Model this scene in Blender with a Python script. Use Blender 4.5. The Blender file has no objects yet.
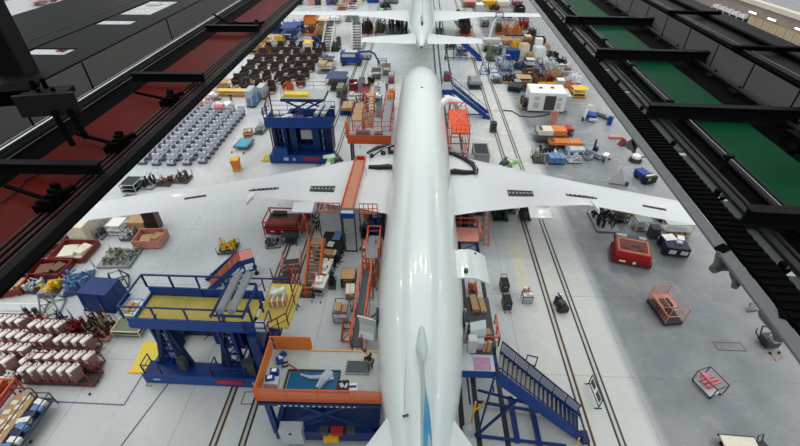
import bpy, math, random
from mathutils import Vector, Matrix
random.seed(7)
PI=math.pi
sc=bpy.context.scene
COL=sc.collection
# ---------------------------------------------------------------- camera calibration (level horizon, looking down from the crane deck)
FPX=430.; TH=math.atan(330/FPX); PS=math.atan(-22*math.cos(TH)/FPX); H=27.
c_,s_=math.cos,math.sin
CR=Vector((c_(PS),-s_(PS),0)); CF=Vector((s_(PS)*c_(TH),c_(PS)*c_(TH),-s_(TH))); CU=Vector((s_(PS)*s_(TH),c_(PS)*s_(TH),c_(TH)))
def W(x,y,z=0.):
    d=CF+CR*((x-400)/FPX)+CU*(-(y-223)/FPX)
    t=(z-H)/d.z
    return Vector((d.x*t,d.y*t,z))
def S(y,z=0.): return (y+107)*.794/(H-z)          # pixels per metre on the level plane z at image row y
# ---------------------------------------------------------------- materials
def lin(c):
    return tuple(((v/255)/12.92 if v/255<=.04045 else ((v/255+.055)/1.055)**2.4) for v in c)
MATS={}
def M(name,rgb=None,rough=.5,metal=0.,var=.12,scale=3.,emit=None,coat=0.,alpha=1.,spec=.4,bump=0.):
    if name in MATS: return MATS[name]
    m=bpy.data.materials.new(name); m.use_nodes=True; MATS[name]=m
    nt=m.node_tree; b=nt.nodes['Principled BSDF']
    c=lin(rgb)
    b.inputs['Roughness'].default_value=rough; b.inputs['Metallic'].default_value=metal; b.inputs['Specular IOR Level'].default_value=spec
    if coat: b.inputs['Coat Weight'].default_value=coat; b.inputs['Coat Roughness'].default_value=.06
    if emit:
        b.inputs['Emission Color'].default_value=(*c,1); b.inputs['Emission Strength'].default_value=emit
    tc=nt.nodes.new('ShaderNodeTexCoord'); nz=nt.nodes.new('ShaderNodeTexNoise'); nz.inputs['Scale'].default_value=scale
    nz.inputs['Detail'].default_value=3
    nt.links.new(tc.outputs['Object'],nz.inputs['Vector'])
    mx=nt.nodes.new('ShaderNodeMix'); mx.data_type='RGBA'
    mx.inputs[6].default_value=(*[v*(1-var) for v in c],1); mx.inputs[7].default_value=(*[min(1,v*(1+var)) for v in c],1)
    nt.links.new(nz.outputs['Fac'],mx.inputs[0])
    nt.links.new(mx.outputs[2],b.inputs['Base Color'])
    if alpha<1: b.inputs['Alpha'].default_value=alpha
    if bump:
        bp=nt.nodes.new('ShaderNodeBump'); bp.inputs['Strength'].default_value=bump
        nt.links.new(nz.outputs['Fac'],bp.inputs['Height']); nt.links.new(bp.outputs[0],b.inputs['Normal'])
    return m
PAL=dict(white=(232,232,228),cream=(222,214,192),grey=(140,144,148),lgrey=(186,190,192),dgrey=(66,68,72),black=(22,22,25),
 blue=(6,60,136),dblue=(5,44,104),navy=(12,30,68),lblue=(96,132,176),cyan=(60,160,190),teal=(20,96,130),
 orange=(204,88,48),amber=(212,120,46),red=(176,30,36),dred=(118,26,30),pink=(220,132,144),salmon=(204,136,120),
 yellow=(232,184,28),lemon=(236,206,60),brown=(104,66,42),dbrown=(58,44,40),tan=(182,144,98),green=(40,120,70),lime=(150,214,140),
 olive=(110,118,90),silver=(176,182,192),purple=(90,70,130),hivis=(196,226,50),denim=(48,64,100),skin=(196,144,116))
def K(k,rough=.45,metal=0.):
    return M(k+'_paint',PAL[k],rough,metal)
# ---------------------------------------------------------------- mesh collector
class MB:
    def __init__(s): s.v=[]; s.f=[]; s.i=[]
    def add(s,vs,fs):
        n=len(s.v); s.i.append((n,len(s.f))); s.v+= [tuple(v) for v in vs]; s.f+=[tuple(n+i for i in f) for f in fs]; return s
    def box(s,x,y,z,sx,sy,sz,rz=0,tx=0.,tiltx=0.):   # x,y centre; z bottom; tx = taper of the top
        vs=[]
        for k,zz in ((1,0),(1-tx,sz)):
            for a,b in ((-1,-1),(1,-1),(1,1),(-1,1)):
                px,py=a*sx/2*k,b*sy/2*k+tiltx*zz
                vs.append((x+px*c_(rz)-py*s_(rz),y+px*s_(rz)+py*c_(rz),z+zz))
        return s.add(vs,[(3,2,1,0),(4,5,6,7),(0,1,5,4),(1,2,6,5),(2,3,7,6),(3,0,4,7)])
    def bar(s,p,q,w,h=None):
        p=Vector(p);q=Vector(q);h=h or w;d=(q-p)
        if d.length<1e-5: return s
        d.normalize()
        u=Vector((0,0,1)) if abs(d.z)<.95 else Vector((0,1,0))
        r=d.cross(u).normalized();u=r.cross(d)
        vs=[]
        for e in (p,q):
            for a,b in ((-1,-1),(1,-1),(1,1),(-1,1)): vs.append(e+r*(a*w/2)+u*(b*h/2))
        return s.add(vs,[(0,1,2,3),(7,6,5,4),(1,0,4,5),(2,1,5,6),(3,2,6,7),(0,3,7,4)])
    def tube(s,pts,r,n=8,caps=True):
        pts=[Vector(p) for p in pts]; rs=r if isinstance(r,(list,tuple)) else [r]*len(pts)
        rings=[];prev=None
        for i,p in enumerate(pts):
            d=(pts[min(i+1,len(pts)-1)]-pts[max(i-1,0)]).normalized()
            if prev is None:
                u=Vector((0,0,1)) if abs(d.z)<.9 else Vector((1,0,0))
                a=d.cross(u).normalized()
            else: a=(prev-d*prev.dot(d)).normalized()
            prev=a;b=d.cross(a)
            rings.append([p+(a*c_(2*PI*k/n)+b*s_(2*PI*k/n))*rs[i] for k in range(n)])
        vs=[v for g in rings for v in g];fs=[]
        for i in range(len(pts)-1):
            for k in range(n): fs.append((i*n+k,i*n+(k+1)%n,(i+1)*n+(k+1)%n,(i+1)*n+k))
        if caps: fs.append(tuple(range(n-1,-1,-1))); fs.append(tuple((len(pts)-1)*n+k for k in range(n)))
        return s.add(vs,fs)
    def prism(s,poly,axis,a,b):        # poly of 2-D points, extruded along axis from a to b
        n=len(poly)
        def mk(p,t): return {'x':(t,p[0],p[1]),'y':(p[0],t,p[1]),'z':(p[0],p[1],t)}[axis]
        vs=[mk(p,a) for p in poly]+[mk(p,b) for p in poly]
        fs=[tuple(range(n)),tuple(range(2*n-1,n-1,-1))]+[(i,n+i,n+(i+1)%n,(i+1)%n) for i in range(n)]
        return s.add(vs,fs)
    def lathe(s,prof,n=14,x=0,y=0,axis='z'):
        vs=[];fs=[]
        for r,z in prof:
            for k in range(n):
                a=2*PI*k/n
                v=(r*c_(a),r*s_(a),z)
                if axis=='x': v=(v[2],v[0],v[1])
                if axis=='y': v=(v[0],v[2],v[1])
                vs.append((x+v[0],y+v[1],v[2]) if axis=='z' else v)
        for i in range(len(prof)-1):
            for k in range(n): fs.append((i*n+k,i*n+(k+1)%n,(i+1)*n+(k+1)%n,(i+1)*n+k))
        fs.append(tuple(range(n-1,-1,-1)));fs.append(tuple((len(prof)-1)*n+k for k in range(n)))
        return s.add(vs,fs)
    def wheel(s,x,y,r,w,axis='x',z=None):
        z=r if z is None else z
        d={'x':(w/2,0,0),'y':(0,w/2,0)}[axis]
        return s.tube([(x-d[0],y-d[1],z),(x+d[0],y+d[1],z)],r,12)
    def rot(s,rx=0,ry=0,rz=0,off=(0,0,0)):
        m=Matrix.Rotation(rz,3,'Z')@Matrix.Rotation(ry,3,'Y')@Matrix.Rotation(rx,3,'X')
        s.v=[tuple(m@Vector(v)+Vector(off)) for v in s.v]; return s
    def build(s,name,mat,parent=None,smooth=False):
        me=bpy.data.meshes.new(name); me.from_pydata(s.v,[],s.f); me.validate(); 
        import bmesh
        bm=bmesh.new();bm.from_mesh(me);bmesh.ops.recalc_face_normals(bm,faces=bm.faces);bm.to_mesh(me);bm.free()
        me.update()
        if mat: me.materials.append(mat)
        if smooth:
            for p in me.polygons: p.use_smooth=True
            try: me.set_sharp_from_angle(angle=.7)
            except Exception: pass
        o=bpy.data.objects.new(name,me); COL.objects.link(o)
        if parent: o.parent=parent
        return o
def B(*a,**k): return MB().box(*a,**k)
def tag(o,label,cat,group=None):
    o['label']=label; o['category']=cat
    if group: o['group']=group
    return o
def struct(o): o['kind']='structure'; return o
def thing(name,label,cat,loc=(0,0,0),rz=0,group=None):
    o=bpy.data.objects.new(name,None); COL.objects.link(o); o.location=loc; o.rotation_euler=(0,0,rz); o.empty_display_size=.3
    return tag(o,label,cat,group)
KIDS={}
SPLIT=set('corner_posts folds scissor_arms wheel control_box maker_plate vent roof_vent head_lights drawer stacked_boxes tray_items boxes tan_boxes treads_ white_rags top_mat_ door top_bin front_labels actuators labels front_sign hinge support_legs_ rag tools printer_ trim grip_bars packets bottles white_boxes tray_part power_boxes edge_lip legs_ posts_ warning_boards feet floor_stock headrest cover_strip'.split())
def P(root,name,mat,mb,label=None,smooth=False):
    if isinstance(mat,str): mat=K(mat)
    if name in SPLIT and len(mb.i)>1:
        nm={'corner_posts':'corner_post','folds':'fold','scissor_arms':'scissor_arm','head_lights':'head_light','tray_items':'tray_item','boxes':'box','tan_boxes':'tan_box','white_rags':'white_rag','front_labels':'front_label','actuators':'actuator','labels':'label_plate','tools':'hand_tool','grip_bars':'grip_bar','packets':'packet','bottles':'bottle','white_boxes':'white_box','warning_boards':'warning_board','feet':'foot','stacked_boxes':'stacked_box','floor_stock':'stock_box'}.get(name,name)
        ends=mb.i[1:]+[(len(mb.v),len(mb.f))]
        for (v0,f0),(v1,f1) in zip(mb.i,ends):
            q=MB(); q.v=mb.v[v0:v1]; q.f=[tuple(k-v0 for k in f) for f in mb.f[f0:f1]]; q.i=[(0,0)]
            if q.v: o=P(root,nm,mat,q,label,smooth)
        return o
    o=mb.build(name,mat,root,smooth)
    if label: o['label']=label
    KIDS.setdefault(root.name,[]).append(o)
    return o
def copy_tree(o,parent=None):
    c=o.copy(); COL.objects.link(c)
    if parent: c.parent=parent
    for ch in KIDS.get(o.name,[]):
        d=copy_tree(ch,c); KIDS.setdefault(c.name,[]).append(d)
    return c
def dup(root,loc,rz=0,label=None,group=None,scale=None):
    r=copy_tree(root); r.location=loc; r.rotation_euler=(0,0,rz)
    if label: r['label']=label
    if group: r['group']=group
    if scale: r.scale=scale
    return r
PROTO={}
def at(px,py,z=0.): 
    p=W(px,py,z); return (p.x,p.y,z)

def putw(kind,X,Y,w,d,h,c,c2,label,rz=0,name=None,cat=None,z=0.):
    t=thing(name or NM[kind][0],label,cat or NM[kind][1],(X,Y+d/2,z),rz); KIND[kind](t,w,d,h,c,c2); return t
# ---------------------------------------------------------------- generic equipment kinds
def castors(t,w,d,r=.09,mat='black'):
    for a in (-1,1):
        for b in (-1,1): P(t,'wheel',mat,MB().wheel(a*(w/2-r),b*(d/2-r),r,.06))
def frame_mb(w,d,z0,z1,th=.05,mid=0):
    m=MB()
    for a in (-1,1):
        for b in (-1,1): m.bar((a*w/2,b*d/2,z0),(a*w/2,b*d/2,z1),th)
        for z in [z1]+[z0+(z1-z0)*(i+1)/(mid+1) for i in range(mid)]:
            m.bar((-w/2,a*d/2,z),(w/2,a*d/2,z),th); m.bar((a*w/2,-d/2,z),(a*w/2,d/2,z),th)
    return m
def k_crate(t,w,d,h,c,c2='dbrown'):
    m=MB();th=.08
    for a in (-1,1):
        m.box(a*(w/2-th/2),0,.12,th,d,h-.12); m.box(0,a*(d/2-th/2),.12,w-2*th,th,h-.12)
    P(t,'side_walls',c,m); P(t,'bottom_panel',c2,B(0,0,.1,w-.02,d-.02,.06))
    P(t,'skids','dgrey',MB().box(-w*.35,0,0,.12,d,.1).box(w*.35,0,0,.12,d,.1).box(0,0,0,.12,d,.1))
    P(t,'contents',c2,MB().box(-w*.18,0,.16,w*.4,d*.6,h*.45,.2).box(w*.2,d*.1,.16,w*.3,d*.5,h*.6,-.3))
def k_box(t,w,d,h,c,c2='grey'):
    P(t,'body',c,B(0,0,.1,w,d,h-.16)); P(t,'lid',c2,B(0,0,h-.06,w*1.04,d*1.04,.06)); P(t,'skids','dgrey',MB().box(-w*.35,0,0,.1,d,.1).box(w*.35,0,0,.1,d,.1))
def k_carton(t,w,d,h,c,c2='tan'):
    P(t,'carton_body',c,B(0,0,0,w,d,h)); P(t,'flaps',c2,MB().box(-w*.26,0,h,w*.46,d*.98,.02).box(w*.26,0,h,w*.46,d*.98,.025))
def k_cart(t,w,d,h,c,c2='grey'):
    castors(t,w,d)
    P(t,'frame',c,frame_mb(w-.06,d-.06,.16,h))
    P(t,'shelf',c2,B(0,0,.2,w,d,.05)); P(t,'shelf',c2,B(0,0,h*.6,w,d,.04))
    P(t,'load',random.choice(['white','dgrey','lgrey','tan']),MB().box(-w*.2,0,h*.6+.04,w*.4,d*.6,h*.35).box(w*.22,0,h*.6+.04,w*.3,d*.5,h*.2))
def k_rack(t,w,d,h,c,c2='white'):
    P(t,'frame',c,frame_mb(w-.05,d-.05,0.,h,.06,1))
    for i,z in enumerate((.15,h*.5,h-.06)): P(t,'shelf',c2,B(0,0,z,w,d,.05))
    m=MB()
    for i in range(max(2,int(w/.5))): m.box(-w*.4+i*.5+.1,random.uniform(-.1,.1)*d,.2,.36,d*.55,h*random.uniform(.15,.28))
    P(t,'stored_parts',random.choice(['lgrey','tan','dgrey']),m)
def k_table(t,w,d,h,c,c2='dgrey'):
    P(t,'table_top',c,B(0,0,h-.05,w,d,.05))
    for a in (-1,1):
        for b in (-1,1): P(t,'leg',c2,B(a*(w/2-.06),b*(d/2-.06),0,.06,.06,h-.05))
    P(t,'stretcher',c2,MB().bar((-w/2+.06,d/2-.06,.3),(w/2-.06,d/2-.06,.3),.05))
    P(t,'under_shelf',c2,B(0,0,.22,w-.2,d-.16,.03))
def k_cabinet(t,w,d,h,c,c2='dgrey'):
    P(t,'body',c,B(0,0,.12,w,d,h-.12)); castors(t,w,d,.06)
    n=4
    for i in range(n):
        dr=P(t,'drawer',c,B(0,-d/2-.015,.16+(h-.2)*i/n,w*.92,.03,(h-.2)/n-.03))
        P(dr,'handle',c2,MB().bar((-w*.3,-d/2-.05,.16+(h-.2)*(i+.7)/n),(w*.3,-d/2-.05,.16+(h-.2)*(i+.7)/n),.03))
    P(t,'top_mat',c2,B(0,0,h,w*.94,d*.9,.03))
def k_machine(t,w,d,h,c,c2='dgrey'):
    P(t,'chassis','dgrey',B(0,0,.18,w,d,.14)); castors(t,w,d,.16)
    P(t,'housing',c,MB().box(-w*.12,0,.32,w*.72,d*.92,h-.32,tx=.06))
    P(t,'control_panel',c2,B(w*.34,0,.32,w*.24,d*.8,h*.55))
    P(t,'vent',c2,MB().box(-w*.12,-d*.46-.0,.45,w*.4,.04,h*.4))
    P(t,'handle','black',MB().tube([(w*.48,-d*.3,.4),(w*.58,-d*.3,h*.95),(w*.58,d*.3,h*.95),(w*.48,d*.3,.4)],.03))
def k_drum(t,w,d,h,c,c2='white'):
    r=w/2
    P(t,'drum_body',c,MB().lathe([(r,0),(r,.02),(r*.97,.04),(r*.97,h*.33),(r,h*.34),(r*.97,h*.36),(r*.97,h*.66),(r,h*.67),(r*.97,h*.7),(r*.97,h-.03),(r,h)]),smooth=True)
    P(t,'lid',c2,MB().lathe([(r*.92,h),(r*.92,h+.02),(r*.3,h+.03)]),smooth=True)
def k_bin(t,w,d,h,c,c2='black'):
    m=MB().box(0,0,.08,w,d,h-.08)
    P(t,'bin_body',c,m); P(t,'rim',c,MB().box(-w/2,0,h-.08,.06,d+.06,.1).box(w/2,0,h-.08,.06,d+.06,.1).box(0,-d/2,h-.08,w+.06,.06,.1).box(0,d/2,h-.08,w+.06,.06,.1))
    P(t,'inside',c2,B(0,0,h-.02,w*.86,d*.86,.04)); castors(t,w,d,.05)
def k_pallet(t,w,d,h,c,c2='brown'):
    m=MB()
    for i in range(6): m.box(-w/2+w*(i+.5)/6,0,.1,w/7,d,.03)
    for i in (-1,0,1): m.box(0,i*d*.42,0,w,.1,.1)
    P(t,'pallet',c2,m)
    m=MB();n=max(1,int(w/.6))
    for i in range(n):
        for j in range(max(1,int(h/.4))): m.box(-w/2+w*(i+.5)/n,random.uniform(-.05,.05),.13+j*.4,w/n*.92,d*.85,.37)
    P(t,'stacked_boxes',c,m)
def k_long(t,w,d,h,c,c2='dgrey'):     # long kit dolly with a coloured deck load
    P(t,'dolly_frame',c2,MB().box(0,0,.2,w,d,.08).box(0,0,h*.45,w,d,.05).bar((-w/2,-d/2,.2),(-w/2,-d/2,h*.8),.05).bar((w/2,-d/2,.2),(w/2,-d/2,h*.8),.05).bar((-w/2,d/2,.2),(-w/2,d/2,h*.8),.05).bar((w/2,d/2,.2),(w/2,d/2,h*.8),.05)); castors(t,w,d,.1)
    P(t,'load_cover',c,B(0,0,h*.5,w*.94,d*.9,h*.28,tx=.05)); P(t,'end_block',c2,MB().box(-w*.38,0,h*.78,w*.1,d*.6,.1)); P(t,'cover_seam',c2,MB().box(w*.1,0,h*.775,.06,d*.86,.02))
def k_parts(t,w,d,h,c,c2='lgrey'):    # low dolly heaped with brackets and tubes
    P(t,'dolly_base',c2,B(0,0,.14,w,d,.08)); castors(t,w,d,.07)
    m=MB()
    n=int(12+w*d*6)
    for i in range(min(n,80)):
        x,y=random.uniform(-.42,.42)*w,random.uniform(-.4,.4)*d
        a=random.uniform(0,PI);L=random.uniform(.15,.38)
        if i%2: m.tube([(x-L*c_(a),y-L*s_(a),random.uniform(.24,h)),(x+L*c_(a),y+L*s_(a),random.uniform(.24,h))],.05,6)
        else: m.box(x,y,.22,L*.6,L*.8,random.uniform(.2,.9)*(h-.2),a)
    P(t,'bracket_load',c,m)
    P(t,'corner_posts',c2,MB().bar((-w/2,-d/2,.2),(-w/2,-d/2,h),.04).bar((w/2,-d/2,.2),(w/2,-d/2,h),.04).bar((w/2,d/2,.2),(w/2,d/2,h),.04).bar((-w/2,d/2,.2),(-w/2,d/2,h),.04))
def k_stand(t,w,d,h,c,c2='dgrey'):    # open A-frame stand
    m=MB()
    for a in (-1,1):
        m.bar((a*w/2,-d/2,.1),(a*w*.3,0,h),.09).bar((a*w/2,d/2,.1),(a*w*.3,0,h),.09).bar((a*w/2,-d/2,.1),(a*w/2,d/2,.1),.09)
    m.bar((-w*.3,0,h),(w*.3,0,h),.1).bar((-w/2,-d/2,.1),(w/2,-d/2,.1),.08).bar((-w/2,d/2,.1),(w/2,d/2,.1),.08)
    m.bar((-w*.4,-d*.25,h*.5),(w*.4,-d*.25,h*.5),.06).bar((-w/2,-d/2,.1),(w*.4,-d*.25,h*.5),.05)
    P(t,'a_frame',c,m); castors(t,w,d,.08); P(t,'cradle',c2,B(0,0,h,w*.5,.3,.12))
def k_cage(t,w,d,h,c,c2='black'):
    P(t,'base_tray',c2,B(0,0,.12,w,d,.2)); castors(t,w,d,.08)
    m=frame_mb(w-.05,d-.05,.3,h,.05,1)
    P(t,'cage_frame',c,m)
    g=MB()
    for i in range(1,8): g.bar((-w/2+w*i/8,d/2,.3),(-w/2+w*i/8,d/2,h),.015).bar((-w/2,-d/2+d*i/8,.3),(-w/2,-d/2+d*i/8,h),.015)
    for i in range(1,7): g.bar((-w/2,d/2,.3+(h-.3)*i/7),(w/2,d/2,.3+(h-.3)*i/7),.015).bar((-w/2,-d/2,.3+(h-.3)*i/7),(-w/2,d/2,.3+(h-.3)*i/7),.015)
    P(t,'wire_mesh',c,g)
    P(t,'shelf',c,B(0,d*.15,h*.55,w*.9,d*.55,.04)); P(t,'load',c2,MB().box(0,d*.05,.32,w*.4,d*.4,h*.3).box(-w*.1,.1,h*.58,w*.45,d*.3,.16))
def k_tarp(t,w,d,h,c,c2='dgrey'):
    m=MB().box(0,0,.05,w,d,h-.05,tx=.08); P(t,'cover',c,m)
    P(t,'hem',c,MB().box(0,0,.03,w*1.06,d*1.06,.12)); P(t,'pallet',c2,B(0,0,0,w*.9,d*.9,.05))
    P(t,'folds',c,MB().bar((-w*.4,-d/2-.02,.1),(-w*.36,-d*.46,h*.95),.07).bar((w*.2,-d/2-.02,.1),(w*.22,-d*.46,h*.95),.06).bar((w/2+.01,0,.1),(w*.46,0,h*.95),.06))
def k_bench(t,w,d,h,c,c2='grey'):     # workbench with things on it
    k_table(t,w,d,h,c,c2)
    P(t,'back_panel',c2,B(0,d/2-.02,h,w,.04,.35))
def k_hopper(t,w,d,h,c,c2='dgrey'):
    P(t,'hopper',c,MB().prism([(-w/2,h),(w/2,h),(w*.34,.3),(-w*.34,.3)],'y',-d/2,d/2)); P(t,'hopper_fill',c2,B(0,0,h-.0,w*.86,d*.84,.03)); P(t,'base',c2,B(0,0,.1,w*.9,d*.9,.2)); castors(t,w*.9,d*.9,.07)
KIND=dict(crate=k_crate,box=k_box,carton=k_carton,cart=k_cart,rack=k_rack,table=k_table,cabinet=k_cabinet,machine=k_machine,drum=k_drum,bin=k_bin,
 pallet=k_pallet,long=k_long,parts=k_parts,stand=k_stand,cage=k_cage,tarp=k_tarp,bench=k_bench,hopper=k_hopper)
NM=dict(crate=('open_crate','crate'),box=('storage_box','box'),carton=('carton','box'),cart=('service_cart','cart'),rack=('storage_rack','rack'),table=('work_table','table'),
 cabinet=('tool_cabinet','tool cabinet'),machine=('ground_power_unit','machine'),drum=('drum','drum'),bin=('waste_bin','bin'),pallet=('loaded_pallet','pallet'),long=('kit_dolly','cart'),
 parts=('parts_dolly','cart'),stand=('support_stand','stand'),cage=('wire_cage_cart','cart'),tarp=('covered_pallet','covered crate'),bench=('workbench','workbench'),hopper=('tipping_hopper','bin'))
PUTS=[]
def put(kind,px,py,wpx,d,h,c,c2,label,rz=0,name=None,cat=None,group=None,z=0.):
    w=wpx/S(py,z)
    p=W(px,py,z); t=thing(name or NM[kind][0],label,cat or NM[kind][1],(p.x,p.y+d/2*abs(c_(rz)),z),rz,group)
    KIND[kind](t,w,d,h,c,c2) if c2 else KIND[kind](t,w,d,h,c)
    if z==0: PUTS.append([t,w,d,Vector(t.location)])
    return t
# ================================================================ floor
def floor_mat():
    m=bpy.data.materials.new('polished_concrete'); m.use_nodes=True; nt=m.node_tree; b=nt.nodes['Principled BSDF']; L=nt.links.new
    tc=nt.nodes.new('ShaderNodeTexCoord'); sp=nt.nodes.new('ShaderNodeSeparateXYZ'); L(tc.outputs['Object'],sp.inputs[0])
    def N(sc_,det=4,rough=.55):
        n=nt.nodes.new('ShaderNodeTexNoise'); n.inputs['Scale'].default_value=sc_; n.inputs['Detail'].default_value=det; n.inputs['Roughness'].default_value=rough
        L(tc.outputs['Object'],n.inputs['Vector']); return n.outputs['Fac']
    def math_(op,a,b_=None):
        n=nt.nodes.new('ShaderNodeMath'); n.operation=op
        for i,v in enumerate((a,b_)):
            if v is None: continue
            if isinstance(v,(int,float)): n.inputs[i].default_value=v
            else: L(v,n.inputs[i])
        return n.outputs[0]
    def mapr(v,a,b_,c=0.,d=1.):
        n=nt.nodes.new('ShaderNodeMapRange'); n.inputs[1].default_value=a;n.inputs[2].default_value=b_;n.inputs[3].default_value=c;n.inputs[4].default_value=d; L(v,n.inputs[0]); return n.outputs[0]
    def mix(f,a,b_):
        n=nt.nodes.new('ShaderNodeMix'); n.data_type='RGBA'
        if isinstance(f,(int,float)): n.inputs[0].default_value=f
        else: L(f,n.inputs[0])
        for i,v in ((6,a),(7,b_)):
            if isinstance(v,tuple): n.inputs[i].default_value=(*lin(v),1)
            else: L(v,n.inputs[i])
        return n.outputs[2]
    big=N(.05,3); med=N(.35,5,.6); fine=N(6.,4,.6)
    base=mix(mapr(big,.35,.65),(188,194,196),(198,198,194))
    # grey coated bays to the right of the pale lane and far left
    wob=math_('ADD',sp.outputs[0],mapr(big,0,1,-.5,.5))
    coat=mix(mapr(med,.3,.7),(108,113,117),(136,139,141))
    base=mix(mapr(wob,15.2,16.2),base,coat)
    base=mix(mapr(wob,24.,30.),base,(150,150,150))
    lane=math_('MULTIPLY',mapr(sp.outputs[0],8.9,9.1),mapr(sp.outputs[0],15.,15.3,1.,0.))
    base=mix(math_('MULTIPLY',lane,.6),base,(206,204,196))
    base=mix(mapr(med,.55,.8,0.,.22),base,(140,136,130))
    base=mix(mapr(fine,.62,.75,0.,.08),base,(120,116,112))
    # saw-cut joints every 7.6 m
    def joint(o,per,off,w):
        v=math_('ABSOLUTE',math_('SUBTRACT',math_('FRACT',math_('DIVIDE',math_('ADD',sp.outputs[o],off),per)),.5))
        return mapr(v,w/per,w/per*1.5,1.,0.)
    j=math_('MAXIMUM',joint(0,7.6,3.4,.025),joint(1,7.6,1.,.025))
    base=mix(math_('MULTIPLY',j,.35),base,(90,88,86))
    L(base,b.inputs['Base Color'])
    L(mapr(med,.2,.8,.16,.36),b.inputs['Roughness'])
    b.inputs['Specular IOR Level'].default_value=.35
    return m
fl=MB().box(0,95,-.3,260,260,.3).build('floor',floor_mat()); struct(fl)
def trim(name,mat,mb):
    o=mb.build(name,mat); struct(o); return o
SLOT=M('slot_steel',(52,54,54),.4,.3); RUST=M('rail_ochre',(176,140,84),.6); STEEL=M('rail_steel',(186,183,174),.35,.3)
n=1
for X,ochre in ((11.3,1),(13.2,0),(-12.05,1),(-10.25,0)):
    trim('trim_%d'%n,SLOT,MB().box(X-.17,90,0,.14,170,.012).box(X+.17,90,0,.14,170,.012)); n+=1
    trim('trim_%d'%n,STEEL,MB().box(X,90,0,.2,170,.010)); n+=1
    if ochre: trim('trim_%d'%n,RUST,MB().box(X+.25,90,0,.07,170,.011)); n+=1
for X in (3.4,4.4,6.15):
    trim('trim_%d'%n,SLOT,MB().box(X,90,0,.34,170,.012)); n+=1
pp=M('joint_plate',(206,200,182),.5)
a=W(517,245);b_=W(545,305); trim('trim_%d'%n,pp,MB().box(9.7,(a.y+b_.y)/2,0,1.1,a.y-b_.y,.02)); n+=1
LINE={'purple':M('floor_line_purple',(104,92,128),.5),'dark':M('floor_line_dark',(70,60,60),.5),'yellow':M('floor_line_yellow',(196,170,84),.5),'red':M('floor_line_red',(170,60,60),.5),'wht':M('floor_line_white',(222,220,210),.5)}
def fline(pts,k,w=.1):
    global n
    m=MB()
    for p,q in zip(pts,pts[1:]):
        m.bar(W(*p,.006),W(*q,.006),w,.008)
    trim('trim_%d'%n,LINE[k],m); n+=1
fline([(20,400),(124,405),(163,342)],'purple')
fline([(121,446),(168,384)],'dark',.09)
fline([(262,283),(204,340)],'dark',.09)
fline([(245,392),(267,392),(263,404),(241,404),(245,392)],'dark',.06)
fline([(713,342),(740,343),(747,351),(718,350),(713,342)],'dark',.07)
fline([(146,386),(152,386)],'dark',.06); fline([(148,380),(146,386)],'dark',.06)
fline([(506,96.5),(600,101)],'yellow',.12); fline([(506,99.5),(595,104)],'yellow',.12)
fline([(487,110.5),(512,111.5)],'red',.16)
fline([(600,115),(640,118)],'yellow',.1)
fline([(618,281),(640,289)],'yellow',.08)
fline([(0,303),(60,304)],'wht',.12); fline([(0,317),(52,318)],'wht',.12); fline([(0,311),(45,311)],'purple',.06)
fline([(200,98),(262,98)],'yellow',.12)
# drawn hose across the lane
# ================================================================ far right wall with lockers
wm=M('wall_panel',(160,146,136),.6); cm=M('wall_band',(216,206,190),.6)
struct(MB().box(79.2+.3,110,0,.6,190,6.2).build('wall_right',wm))
struct(MB().box(79.05,110,6.2,1.6,190,.9).build('trim_%d'%n,cm)); n+=1
locks=None
for i in range(9):
    y=112.5-i*2.6
    if i==0:
        t=thing('storage_locker','tall tan locker standing against the far right wall','locker',(78.7,y,0),0,'tan lockers along the right wall')
        P(t,'locker_body',M('locker_tan',(176,156,128),.5),B(0,0,0,.9,2.5,4.))
        P(t,'door',M('locker_door',(186,166,138),.5),MB().box(-.47,-.62,.15,.04,1.15,3.7).box(-.47,.62,.15,.04,1.15,3.7))
        locks=t
    else: dup(locks,(78.7,y,0))
shelf0=None
for i in range(5):
    y=128-i*2.9
    if i==0:
        t=thing('shelving_bay','dark shelving bay with white top bins against the far right wall','shelving',(78.5,y,0),0,'shelving bays along the right wall')
        P(t,'upright','white',MB().box(-.6,-1.35,0,.12,.12,3).box(-.6,1.35,0,.12,.12,3)); P(t,'back_panel','dbrown',B(.35,0,0,.1,2.7,3.))
        P(t,'shelf','lgrey',MB().box(0,0,1.,1.2,2.7,.08).box(0,0,2.,1.2,2.7,.08).box(0,0,3.,1.2,2.7,.08)); P(t,'top_bin','white',MB().box(0,-.6,3.08,.9,1.,.8).box(0,.7,3.08,.9,1.,.6))
        shelf0=t
    else: dup(shelf0,(78.5,y,0))
for px,py in ((751,17),(770,24),(797,35)):
    p=W(px,py,4.6); y=p.y*(78/p.x); 
    t=thing('wall_lamp','lit white tube lamp on the far right wall','lamp',(77.9,y,4.7),0,'lit tube lamps on the right wall')
    P(t,'tube',M('lamp_glow',(255,250,240),.4,emit=1.6),B(0,0,0,.25,2.4,.25)); P(t,'bracket','lgrey',B(.35,0,.05,.6,1.4,.14))
# ================================================================ overhead crane runways
GD=dict(fl=M('girder_flange',(98,101,102),.6,spec=.15,bump=.1),bk=M('girder_black',(4,4,5),.8,spec=.03),dk=M('girder_dark',(14,15,16),.6,spec=.08),md=M('girder_mid',(30,31,32),.5,spec=.15),  # low base colours stand in for the lack of light on the girders
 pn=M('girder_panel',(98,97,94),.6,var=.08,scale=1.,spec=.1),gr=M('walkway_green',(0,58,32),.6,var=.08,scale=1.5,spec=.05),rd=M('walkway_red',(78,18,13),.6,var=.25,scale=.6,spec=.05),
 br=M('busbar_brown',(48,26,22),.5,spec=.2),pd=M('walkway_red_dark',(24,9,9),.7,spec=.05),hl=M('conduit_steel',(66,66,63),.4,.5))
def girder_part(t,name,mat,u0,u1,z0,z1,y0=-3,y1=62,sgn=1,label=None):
    return P(t,name,GD[mat],B(sgn*(u0+u1)/2,(y0+y1)/2,z0,abs(u1-u0),y1-y0,z1-z0),label)
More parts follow.
